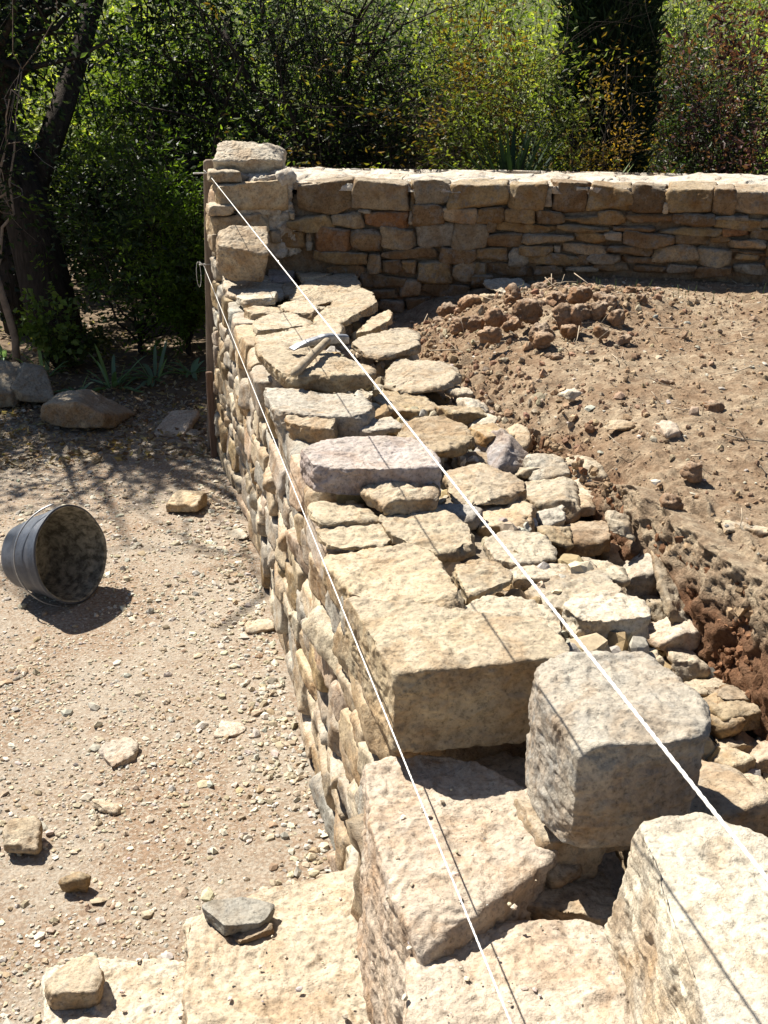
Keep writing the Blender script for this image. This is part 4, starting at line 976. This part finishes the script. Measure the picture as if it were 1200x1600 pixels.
# bucket on its side
R_, rb, Hb = 0.183, 0.125, 0.25
az = _r * 0.90 - np.array([_f[0], _f[1], 0]) / math.hypot(_f[0], _f[1]) * 0.44; az = az / np.linalg.norm(az)
tilt = math.atan((R_ - rb) / Hb)
axis = az * math.cos(tilt) + np.array([0, 0, 1]) * math.sin(tilt)
rimc = aty(110, 866, 4.02)
rimc = atz(112, 866, R_ * math.cos(tilt) + 0.012)
basec = rimc - axis * Hb
bz = Vector(axis); bx_ = Vector((0, 0, 1)).cross(bz).normalized(); by_ = bz.cross(bx_)
MB = Matrix((bx_, by_, bz)).transposed().to_4x4(); MB.translation = Vector(basec)
bk = empty('bucket', (0, 0, 0)); bk.matrix_world = MB; tag(bk, 'dented black rubber mason bucket lying on its side on the gravel', 'bucket')
def lathe(prof, k=72, dent=None):
    V = []
    for (rr_, zz_) in prof:
        a = np.arange(k) / k * 2 * np.pi; V.append(np.stack([rr_ * np.cos(a), rr_ * np.sin(a), np.full(k, zz_)], 1))
    V = np.concatenate(V); n = len(prof); idx = np.arange(n * k).reshape(n, k); nx = np.roll(idx, -1, 1)
    F = np.stack([idx[:-1], nx[:-1], nx[1:], idx[1:]], -1).reshape(-1, 4)
    w = 1 + 0.045 * fbm(np.stack([V[:, 0], V[:, 1], V[:, 2] * 0.5], 1) / 0.16, 8, 2)
    V[:, :2] *= w[:, None]; return V, F
outer = [(0.001, 0.0), (rb - 0.01, 0.0), (rb, 0.008), (rb + 0.021, 0.09), (rb + 0.026, 0.094), (rb + 0.045, 0.19), (rb + 0.049, 0.192), (rb + 0.053, 0.205), (R_ - 0.003, Hb - 0.012), (R_ + 0.005, Hb - 0.010), (R_ + 0.006, Hb), (R_ - 0.001, Hb + 0.002)]
inner = [(R_ - 0.001, Hb + 0.002), (R_ - 0.006, Hb - 0.002), (rb + 0.047, 0.20), (rb + 0.038, 0.18), (rb + 0.017, 0.09), (rb - 0.004, 0.014), (rb - 0.02, 0.008), (0.001, 0.007)]
def dens(p, k=6):
    o = []
    for a, b in zip(p[:-1], p[1:]):
        for t in np.linspace(0, 1, k, endpoint=False): o.append((a[0] + (b[0] - a[0]) * t, a[1] + (b[1] - a[1]) * t))
    return o + [p[-1]]
M_rubber = plain_material('black_rubber', (0.035, 0.042, 0.058), 0.5, 0.5, 0, 22, 0.4, 0.003, col2=(0.058, 0.068, 0.088))
M_inside = plain_material('mortar_stained_rubber', (0.085, 0.078, 0.06), 0.85, 0.2, 0, 34, 0.4, 0.004, col2=(0.30, 0.275, 0.215))
obj('shell', mesh_np('shell', *lathe(dens(outer))), M_rubber, bk); obj('lining', mesh_np('lining', *lathe(dens(inner))), M_inside, bk)
th = np.linspace(0, np.pi, 60); back = math.radians(33); rh = R_ + 0.020
pivot = math.radians(90)
hp = np.stack([rh * np.cos(th), rh * np.sin(th) * math.cos(back), -rh * np.sin(th) * math.sin(back)], 1)
hp = hp[:, [1, 0, 2]] * np.array([1, 1, 1]); hp[:, 2] += Hb - 0.012
cr, sr = math.cos(math.radians(8)), math.sin(math.radians(8))
# swing the handle to the side away from the viewer's right
if (MB @ Vector(hp[30]) - camo.location).length > (MB @ Vector((-hp[30][0], hp[30][1], hp[30][2])) - camo.location).length: hp[:, 0] *= -1
M_wire = plain_material('galvanised_wire', (0.32, 0.32, 0.32), 0.45, 0.5, 0.6, 40, 0.2)
V, F = tri_fix(*tube(hp, 0.0032, 8)); obj('handle', mesh_np('handle', V, F), M_wire, bk)

# ------------------------------------------------------------------ plants
def leaves_at(P, size, cols, r, up=0.3, aspect=0.45, fold=0.15, dirs=None, droop=0.0):
    """one folded leaf (two triangles) at every point"""
    n = len(P); d = r.normal(size=(n, 3)) if dirs is None else dirs + r.normal(size=(n, 3)) * 0.5
    d[:, 2] = d[:, 2] * 0.6 - droop; d /= np.linalg.norm(d, axis=1)[:, None]
    s = r.normal(size=(n, 3)); s[:, 2] *= (1 - up); s -= d * (s * d).sum(1)[:, None]; s /= np.linalg.norm(s, axis=1)[:, None] + 1e-9
    nrm = np.cross(d, s); L_ = size * r.uniform(0.6, 1.25, n)[:, None]
    v0 = P; v2 = P + d * L_; mid = P + d * L_ * 0.45
    v1 = mid + s * L_ * aspect * 0.5 + nrm * L_ * fold; v3 = mid - s * L_ * aspect * 0.5 + nrm * L_ * fold
    V = np.stack([v0, v1, v2, v3], 1).reshape(-1, 3); F = np.arange(4 * n).reshape(n, 4)
    c = cols * (1 + r.normal(size=(n, 1)) * 0.18); return V, F, np.repeat(c, 4, 0)
def curve_pts(a, b, r, bend=0.15, n=7):
    a = np.asarray(a, float); b = np.asarray(b, float); t = np.linspace(0, 1, n)[:, None]; ln = np.linalg.norm(b - a)
    p = a + (b - a) * t; off = r.normal(size=3) * bend * ln; p = p + off * (np.sin(t * np.pi)) ; p[1:-1] += r.normal(size=(n - 2, 3)) * 0.02 * ln
    return p
def woody(base, tips_box, r, n1=6, n2=6, n3=0, r0=0.05, split=0.3, bend=0.12, k=5):
    """trunk -> limbs -> twigs; tips_box: function giving random end points. returns tube meshes and twig points"""
    base = np.asarray(base, float); parts = []; pts = []; dirs = []
    ends = [tips_box(r) for _ in range(n1)]
    cen = np.mean(ends, 0); fork = base + (cen - base) * split
    tp = curve_pts(base, fork, r, bend * 0.5, 6); parts.append(tube(tp, np.linspace(r0, r0 * 0.75, 6), 9))
    for e in ends:
        st = tp[r.integers(3, 6)]; lp = curve_pts(st, e, r, bend, 8); parts.append(tube(lp, np.linspace(r0 * 0.5, r0 * 0.12, 8), 6))
        for _ in range(n2):
            s = lp[r.integers(3, 8)]; e2 = s + (e - st) * r.uniform(0.15, 0.4) + r.normal(size=3) * np.linalg.norm(e - st) * 0.25
            q = curve_pts(s, e2, r, bend, 6); parts.append(tube(q, np.linspace(r0 * 0.14, r0 * 0.05, 6), 4))
            for t in range(1, 6): pts.append(q[t]); dirs.append(q[t] - q[t - 1])
            for _ in range(n3):
                s3 = q[r.integers(1, 6)]; e3 = s3 + r.normal(size=3) * np.linalg.norm(e2 - s) * 0.45; q3 = curve_pts(s3, e3, r, bend, 4)
                parts.append(tube(q3, r0 * 0.04, 3)); pts += list(q3[1:]); dirs += list(q3[1:] - q3[:-1])
    return parts, np.array(pts), np.array(dirs)
def ellip(c, rad):
    c = np.array(c, float); rad = np.array(rad, float)
    def f(r):
        d = r.normal(size=3); d /= np.linalg.norm(d); return c + d * rad * r.uniform(0.55, 1.0)
    return f
def shades_wall(P):
    """would something here throw shade on the sunny wall or the terrace?"""
    P = np.asarray(P); k = P[:, 2] - 1.0; sx = P[:, 0] + 0.43 * k; sy = P[:, 1] - 0.62 * k
    g = P[:, 2]; gx_ = P[:, 0] + 0.43 * g; gy_ = P[:, 1] - 0.62 * g
    return ((sx > 0.12) & (sx < 6) & (sy < 6.15) & (P[:, 2] > 1.0)) | ((gx_ > -2.2) & (gx_ < 0.5) & (gy_ < 4.8 + 0.25 * np.sin(gx_ * 5)))
def plant(name, label, cat, base, tips, seed, cols, n_leaf, size, spread, mat=None, bark=None, prune=True, group=None, r0=0.05, n1=7, n2=7, n3=1, split=0.3, bend=0.12, aspect=0.45, droop=0.1, crown_name='crown', up=0.3, fold=0.15, gate=-0.02):
    r = np.random.default_rng(seed); parts, pts, dirs = woody(base, tips, r, n1, n2, n3, r0, split, bend)
    e = empty(name, tuple(base)); tag(e, label, cat, group)
    V, F = tri_fix(*join(parts)); obj('trunk', mesh_np('trunk', V - np.array(base), F), bark or M_bark, e)
    n_leaf = int(n_leaf * 1.35); i = r.integers(0, len(pts), n_leaf); P = pts[i] + r.normal(size=(n_leaf, 3)) * spread; dr = dirs[i]
    dr = dr / (np.linalg.norm(dr, axis=1)[:, None] + 1e-9)
    n_leaf = n_leaf
    if prune:
        k = ~shades_wall(P); P, dr = P[k], dr[k]
    ls_ = max(0.16, spread * 3.0); k = fbm(P / ls_, seed + 3, 2) + r.normal(size=len(P)) * 0.06 > gate; P, dr = P[k], dr[k]      # leaves hang in clusters with gaps between
    cl = np.array([c[:3] for c in cols]); tone = fbm(P / 0.5, seed, 2); ci = np.clip(((tone * 1.6 + 0.5 + r.normal(size=len(P)) * 0.22) * len(cl)).astype(int), 0, len(cl) - 1)
    V, F, c = leaves_at(P, size, cl[ci], r, up, aspect, fold, dr, droop)
    obj(crown_name, mesh_np(crown_name, V - np.array(base), F, c, False), mat or M_leaf, e); return e

G1 = [(0.025, 0.045, 0.013), (0.04, 0.065, 0.018), (0.06, 0.09, 0.028)]
G2 = [(0.055, 0.085, 0.02), (0.08, 0.115, 0.026), (0.11, 0.14, 0.035)]
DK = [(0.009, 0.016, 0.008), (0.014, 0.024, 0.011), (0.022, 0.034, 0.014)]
def P3(px, py, y): return aty(px, py, y)
def tri(a): return tuple(float(v) for v in a)

# big dark tree on the left
b = P3(95, 560, 8.2); b[2] = 0.0
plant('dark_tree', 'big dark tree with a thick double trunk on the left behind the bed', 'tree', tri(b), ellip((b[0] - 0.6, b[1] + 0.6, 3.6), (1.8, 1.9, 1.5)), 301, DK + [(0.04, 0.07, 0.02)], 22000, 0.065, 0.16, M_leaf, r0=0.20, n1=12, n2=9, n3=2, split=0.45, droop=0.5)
r = np.random.default_rng(302)
o = empty('dark_tree', tri(P3(45, 560, 8.6) * np.array([1, 1, 0]))); tag(o, 'leaning twin trunk left of the big dark tree, wrapped in ivy', 'tree')
q0 = np.array(o.location); parts = [tube(curve_pts(q0, q0 + np.array([-0.25, 0.3, 4.2]), r, 0.03, 12), np.linspace(0.15, 0.09, 12), 10)]
for _ in range(14):
    z0 = r.uniform(0, 1.0); a = r.uniform(0, 6.28); pth = np.array([[q0[0] - 0.06 * t + 0.15 * math.cos(a + t), q0[1] + 0.07 * t + 0.15 * math.sin(a + t), z0 + t] for t in np.linspace(0, 3.0, 16)]); parts.append(tube(pth, 0.008, 4))
V, F = tri_fix(*join(parts)); obj('trunk', mesh_np('trunk', V - q0, F), M_bark, o)
n = 5000; t = r.uniform(0.1, 4.2, n); a = r.uniform(0, 6.28, n); rd = 0.14 + np.abs(r.normal(size=n)) * 0.07
P = np.stack([q0[0] - 0.06 * t + rd * np.cos(a), q0[1] + 0.07 * t + rd * np.sin(a), t], 1)
V, F, c = leaves_at(P, 0.05, np.array(DK)[r.integers(0, 3, n)], r, 0.2, 0.8); obj('ivy', mesh_np('ivy', V - q0, F, c, False), M_leaf_gloss, o)

b = P3(20, 540, 7.2); b[2] = 0
plant('young_tree', 'thin pale sapling trunk near the left edge before the big tree', 'tree', tri(b), ellip((b[0] - 0.1, b[1], 1.9), (0.7, 0.6, 0.7)), 303, DK + G1, 3500, 0.05, 0.08, r0=0.026, n1=8, n2=6, split=0.65,
      bark=plain_material('pale_bark', (0.22, 0.17, 0.13), 0.9, 0.1, 0, 20, 0.4, 0.004))
def bush(label, px, py, y, wpx, hpx, cols, n, size, seed, mat=None, name='shrub', spread=0.07, prune=True, r0=0.02, zbase=0.0, dep=None, n1=10, n2=8, n3=1, **kw):
    c = P3(px, py, y); s = depth(c) / FPX; w, h = wpx * s / 2, hpx * s / 2
    base = (float(c[0]), float(c[1]), float(ground_z([c[0]], [c[1]])[0]) + zbase)
    return plant(name, label, kw.pop('cat', 'shrub'), base, ellip(tri(c), (w, dep or w * 0.8, h)), seed, cols, n, size, spread, mat, prune=prune, r0=r0, n1=n1, n2=n2, n3=n3, split=kw.pop('split', 0.12), **kw)

bush('feathery yellow green shrub leaning against the tall stake', 285, 400, 7.5, 120, 180, [(0.07,0.12,0.014),(0.11,0.18,0.02),(0.15,0.22,0.025)], 15000, 0.05, 311, spread=0.045, aspect=0.3, n1=14, n3=2, bend=0.05)
bush('dark green feathery shrub low behind the bed, left of the yellow green one', 200, 340, 7.6, 160, 110, G1, 6000, 0.055, 312, M_leaf_gloss, n1=14)
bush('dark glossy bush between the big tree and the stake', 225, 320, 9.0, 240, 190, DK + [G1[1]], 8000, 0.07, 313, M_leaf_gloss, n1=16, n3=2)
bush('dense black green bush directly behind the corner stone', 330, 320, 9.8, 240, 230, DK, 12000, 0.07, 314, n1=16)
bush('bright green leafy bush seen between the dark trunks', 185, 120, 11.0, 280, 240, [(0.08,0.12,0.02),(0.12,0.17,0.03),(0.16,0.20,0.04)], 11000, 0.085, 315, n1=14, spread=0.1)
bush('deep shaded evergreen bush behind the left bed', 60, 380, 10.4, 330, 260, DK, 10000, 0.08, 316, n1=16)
bush('sagging dark bough mass left of the central tree', 300, 60, 9.4, 200, 110, DK + [G1[0]], 4500, 0.07, 317, n1=12, split=0.5, droop=0.5)
# central small tree with crooked trunk
b = P3(505, 262, 8.6); b[2] = float(ground_z([b[0]], [b[1]])[0]); c = P3(495, 110, 8.6)
plant('small_tree', 'crooked small tree with dark spreading branches behind the wall corner', 'tree', tri(b), ellip(tri(c), (0.95, 0.9, 0.62)), 321, G1 + [(0.06,0.10,0.035)], 9000, 0.05, 0.08, M_leaf_gloss, r0=0.07, n1=16, n2=8, n3=2, split=0.62, bend=0.18)
bush('black drooping conifer bough hanging in front of the central tree', 490, 60, 8.0, 130, 90, DK, 5000, 0.05, 322, M_needle, n1=10, split=0.6, droop=0.6, aspect=0.2)
bush('green bush under the crooked tree behind the far wall', 560, 240, 8.2, 220, 110, G1 + DK, 9000, 0.05, 323, M_leaf_gloss, n1=14)
bush('bare purplish brown twiggy shrub behind the wall', 655, 200, 8.4, 190, 150, [(0.09,0.07,0.06),(0.06,0.08,0.03)], 3500, 0.035, 324, n1=26, n2=14, n3=3, r0=0.014,
     bark=plain_material('twigs', (0.16, 0.11, 0.10), 0.9, 0.1, 0, 20, 0.3))
bush('round leaved green shrub left of the orange one', 640, 190, 9.6, 270, 90, G1 + [G2[1]], 6000, 0.055, 325, M_leaf_gloss, n1=16)
bush('orange and yellow green autumn shrub in front of the cypress', 805, 185, 7.1, 210, 165, [(0.15,0.09,0.02),(0.18,0.16,0.03),(0.15,0.17,0.03),(0.09,0.12,0.03),(0.15,0.18,0.04)], 13000, 0.042, 331, gate=-0.12, spread=0.06, n1=18, n2=9, n3=2, r0=0.016)
bush('low dark shrub with orange tips beside the yucca', 920, 245, 7.0, 110, 60, [(0.05,0.05,0.015),(0.16,0.12,0.02),(0.28,0.16,0.03)], 4500, 0.03, 332, n1=12)
bush('dark red leaved shrub at the right edge behind the wall', 1165, 150, 7.8, 170, 250, [(0.06,0.022,0.025),(0.10,0.038,0.036),(0.15,0.07,0.06)], 6000, 0.06, 333, M_leaf_gloss, n1=12, n3=1, gate=0.05)
bush('orange green shrub behind the red leaved one', 1100, 110, 8.8, 150, 180, [(0.14,0.075,0.02),(0.07,0.08,0.02),(0.035,0.055,0.014)], 7000, 0.045, 334, n1=14)
bush('dark green shrub low between the cypress and the red shrub', 1100, 225, 8.0, 170, 130, G1 + DK, 10000, 0.045, 335, M_leaf_gloss, n1=16)
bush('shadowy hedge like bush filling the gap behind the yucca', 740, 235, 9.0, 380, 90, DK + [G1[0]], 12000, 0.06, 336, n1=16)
bush('grey stemmed green shrub right of the cypress', 1060, 120, 10.5, 100, 200, [G1[2], G2[0], (0.10,0.13,0.07)], 6000, 0.06, 337, n1=14, bark=plain_material('grey_twigs', (0.28, 0.25, 0.22), 0.9, 0.1, 0, 20, 0.3))

# cypress
cb = P3(938, 230, 7.7); gz = float(ground_z([cb[0]], [cb[1]])[0]); ce = empty('cypress', (float(cb[0]), float(cb[1]), gz)); tag(ce, 'tall narrow black green cypress rising out of the top of the frame', 'tree')
r = np.random.default_rng(341); n = 30000; hz = r.uniform(0, 1, n); Ht = 6.0
rad = 0.335 * np.interp(hz, [0, 0.06, 0.25, 0.6, 1], [0.5, 0.85, 1.0, 0.8, 0.08]); a = r.uniform(0, 2 * np.pi, n)
rad = rad * (1 + 0.13 * perlin(np.stack([np.cos(a) * 2.5, np.sin(a) * 2.5, hz * 14], 1), 5)); rr = rad * r.uniform(0.72, 1.03, n)
P = np.stack([rr * np.cos(a), rr * np.sin(a), 0.15 + hz * Ht], 1); dr = np.stack([np.cos(a) * 0.5, np.sin(a) * 0.5, np.full(n, 1.6)], 1)
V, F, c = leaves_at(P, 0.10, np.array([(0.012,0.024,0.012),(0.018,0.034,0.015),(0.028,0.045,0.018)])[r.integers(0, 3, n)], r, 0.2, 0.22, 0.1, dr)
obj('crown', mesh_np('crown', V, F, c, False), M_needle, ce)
V, F = tri_fix(*tube(np.array([[0, 0, -0.1], [0, 0, 2.5], [0.02, 0, 5.6]]), np.array([0.11, 0.09, 0.02]), 10)); obj('trunk', mesh_np('trunk', V, F), M_bark, ce)
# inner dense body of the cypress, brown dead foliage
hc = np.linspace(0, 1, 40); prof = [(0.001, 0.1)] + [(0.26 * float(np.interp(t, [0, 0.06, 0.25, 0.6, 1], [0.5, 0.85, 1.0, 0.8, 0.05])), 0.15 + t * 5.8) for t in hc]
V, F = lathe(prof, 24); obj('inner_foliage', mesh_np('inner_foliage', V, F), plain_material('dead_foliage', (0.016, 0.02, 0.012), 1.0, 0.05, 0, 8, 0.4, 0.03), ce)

# strap leaved plants
def straps(name, label, cat, base, n, ln, wd, seed, cols, spreadr=0.03, arch=0.5, mat=None, group=None):
    r = np.random.default_rng(seed); e = empty(name, tri(base)); tag(e, label, cat, group)
    for i in range(n):
        a = r.uniform(0, 2 * np.pi); el = r.uniform(0.35, 1.35); L_ = ln * r.uniform(0.6, 1.1); k = 9; w0 = wd * r.uniform(0.7, 1.1)
        st = np.array([math.cos(a), math.sin(a), 0]) * spreadr * r.uniform(0, 1); d = np.array([math.cos(a) * math.cos(el), math.sin(a) * math.cos(el), math.sin(el)])
        t = np.linspace(0, 1, k)[:, None]; p = st + d * t * L_; p[:, 2] -= (arch * (t[:, 0] ** 2) * L_ * math.cos(el) * r.uniform(0.5, 1.3)); p[:, 2] = np.maximum(p[:, 2], 0.01)
        s = np.cross(d, [0, 0, 1.0]); s /= np.linalg.norm(s) + 1e-9; ww = w0 * np.interp(t[:, 0], [0, 0.3, 0.8, 1], [0.6, 1, 0.7, 0.02])[:, None]
        mid = p - np.array([0, 0, 1]) * ww * 0.25
        V = np.stack([p - s * ww / 2, mid, p + s * ww / 2], 1).reshape(-1, 3); idx = np.arange(3 * k).reshape(k, 3)
        F = np.stack([idx[:-1, :-1], idx[1:, :-1], idx[1:, 1:], idx[:-1, 1:]], -1).reshape(-1, 4)
        c = np.tile(np.array(cols[r.integers(len(cols))]) * (1 + r.normal() * 0.12), (len(V), 1))
        obj('leaf', mesh_np('leaf', V, F, c), mat or M_leaf, e)
    return e
yb = P3(800, 275, 6.5); yb[2] = 1.06
straps('yucca', 'large dark spiky yucca behind the far wall', 'yucca', yb, 95, 0.58, 0.032, 401, [(0.018,0.032,0.02),(0.028,0.048,0.022)], arch=0.25, mat=M_needle)
yb = P3(940, 285, 6.2); yb[2] = 1.14
straps('yucca', 'small bright green spiky yucca right of the big one', 'yucca', yb, 18, 0.30, 0.02, 402, [(0.10,0.16,0.05),(0.14,0.20,0.06)], arch=0.1)
# earth mound under the planting behind the wall
mx = np.linspace(1.0, 6.5, 60); my = np.linspace(5.75, 9.5, 50)
def mound(x, y): return 1.06 * np.clip((y - 5.6) / 0.5, 0, 1) * np.clip((9.6 - y) / 1.5, 0, 1) * np.clip((x - 0.9) / 0.5, 0, 1) + 0.05 * fbm(np.stack([x, y, x * 0], 1) / 0.4, 77, 3) - 0.05
tag(obj('garden_bank', grid_mesh('garden_bank', mx, my, mound), plain_material('bed_earth', (0.12, 0.085, 0.055), 0.95, 0.1, 0, 9, 0.4, 0.03)), kind='structure')
for i, (px, py, n, ln, lab) in enumerate([
  (178, 606, 18, 0.36, 'blue green iris clump with a folded upright leaf behind the large boulder'),
  (240, 592, 13, 0.30, 'sparse iris clump right of the upright one'),
  (300, 584, 12, 0.26, 'iris leaves curling beside the tall stake'),
  (70, 590, 12, 0.30, 'iris clump behind the leftmost boulders'),
  (122, 618, 9, 0.20, 'small drooping iris shoot touching the large boulder'),
  (8, 560, 8, 0.24, 'iris leaves cut by the left picture edge')]):
    q = atz(px, py, 0.03); straps('iris', lab, 'iris plant', q, n, ln, 0.034, 410 + i, [(0.20,0.30,0.19),(0.25,0.36,0.22),(0.17,0.26,0.12)], 0.05, 0.9, group='iris plants along the bed')
bush('low light green plant with lobed leaves in the bed', 78, 500, 7.2, 60, 60, [(0.10,0.15,0.03),(0.15,0.20,0.05)], 700, 0.05, 421, name='bed_plant', cat='plant', spread=0.03, r0=0.008, aspect=0.8)
bush('reddish stemmed low plant behind the large boulder', 110, 545, 7.3, 90, 45, [(0.06,0.08,0.02),(0.13,0.12,0.03)], 1500, 0.045, 422, name='bed_plant', cat='plant', spread=0.04, r0=0.007, aspect=0.6)
# dry leaves and litter on the shaded bed
r = np.random.default_rng(431); n = 5200; xs = r.uniform(-2.4, 0.33, n); ys = 5.4 + np.abs(r.normal(size=n)) * 1.5
P = np.stack([xs, ys, ground_z(xs, ys) + 0.008 + r.uniform(0, 0.015, n)], 1); dr = r.normal(size=(n, 3)); dr[:, 2] *= 0.1
V, F, c = leaves_at(P, 0.045, np.array([(0.28,0.19,0.11),(0.36,0.27,0.18),(0.18,0.11,0.07),(0.42,0.35,0.27)])[r.integers(0, 4, n)], r, 0.9, 0.55, 0.12, dr)
tag(obj('leaf_litter', mesh_np('leaf_litter', V, F, c, False), M_leaf), 'dry fallen leaves and bark litter on the shaded bed', 'leaf litter', kind='stuff')
# weed shoots at the foot of the far wall and straw on the soil
r = np.random.default_rng(433); parts = []
for _ in range(60):
    s = r.uniform(1.2, 2.9); q, ang = seg_at(s); x = q[0] + math.sin(ang) * r.uniform(0.12, 0.35); y = q[1] - math.cos(ang) * r.uniform(0.12, 0.4); z0 = float(terrace_z([x], [y])[0])
    p0 = np.array([x, y, z0 - 0.01]); p1 = p0 + np.array([r.normal() * 0.01, r.normal() * 0.01, r.uniform(0.02, 0.06)]); parts.append(tube(np.array([p0, (p0 + p1) / 2, p1]), np.array([0.0018, 0.0015, 0.0004]), 4))
V, F = tri_fix(*join(parts)); tag(obj('weed_shoots', mesh_np('weed_shoots', V, F, np.tile((0.10, 0.15, 0.04), (len(V), 1))), M_leaf), 'thin green weed shoots at the shaded foot of the far wall', 'weeds', kind='stuff')
parts = []
for _ in range(110):
    x, y = r.uniform(1.15, 3.0), r.uniform(1.9, 4.7)
    if r.uniform() < 0.3: x, y = r.normal() * 0.15 + 1.35, r.normal() * 0.2 + 3.85
    z0 = float(terrace_z([x], [y])[0]); a = r.uniform(0, 6.28); l_ = r.uniform(0.03, 0.14)
    p0 = np.array([x, y, z0 + 0.004]); p1 = p0 + np.array([math.cos(a) * l_, math.sin(a) * l_, r.uniform(0.0, 0.05)]); m_ = (p0 + p1) / 2 + r.normal(size=3) * 0.01
    parts.append(tube(np.array([p0, m_, p1]), r.uniform(0.0008, 0.0022), 4))
V, F = tri_fix(*join(parts)); tag(obj('dry_twigs', mesh_np('dry_twigs', V, F, np.tile((0.36, 0.29, 0.21), (len(V), 1))), M_pebble), 'dry twigs and straw lying on the dug soil', 'twigs', kind='stuff')

# far slope covered with bright young trees and brush: one mass
r = np.random.default_rng(441); parts = []; LP = []; LC = []
nst = 1500
for i in range(nst):
    y = 12.5 + 30 * r.uniform() ** 1.3; x = r.uniform(-0.42, 0.82) * y * 1.05 + 0; z0 = float(ground_z([x], [y])[0]); h = r.uniform(1.0, 2.3)
    p0 = np.array([x, y, z0]); p1 = p0 + np.array([r.normal() * 0.2, r.normal() * 0.2, h]); pp = curve_pts(p0, p1, r, 0.05, 5)
    if y < 24: parts.append(tube(pp, np.linspace(0.016, 0.004, 5), 3, False))
    m = int(46 * (16 / y) ** 0.6) + 10; t = r.uniform(0.1, 1.0, m); q = p0 + (p1 - p0) * t[:, None] + r.normal(size=(m, 3)) * np.array([0.22, 0.22, 0.10])
    LP.append(q); base = np.array([(0.12,0.17,0.03),(0.19,0.25,0.045),(0.05,0.08,0.02),(0.24,0.27,0.08)][r.integers(4)]); LC.append(np.tile(base, (m, 1)))
P = np.concatenate(LP); Cc = np.concatenate(LC) * np.array([1.5, 1.38, 1.1])
V, F, c = leaves_at(P, 0.11, Cc, r, 0.3, 0.6, 0.15); 
hs_ = tag(obj('young_trees', mesh_np('young_trees', V, F, c, False), M_leaf), 'bright green thicket of saplings covering the slope in the distance', 'thicket', kind='stuff')
V, F = tri_fix(*join(parts)); tag(obj('sapling_stems', mesh_np('sapling_stems', V, F), M_bark), 'thin brown sapling stems rising through the far thicket', 'stems', kind='stuff')
print('TRIS', sum(len(o.data.polygons) * (2 if o.data.polygons and o.data.polygons[0].loop_total == 4 else 1) for o in bpy.data.objects if o.type == 'MESH'), 'face stones', cnt)
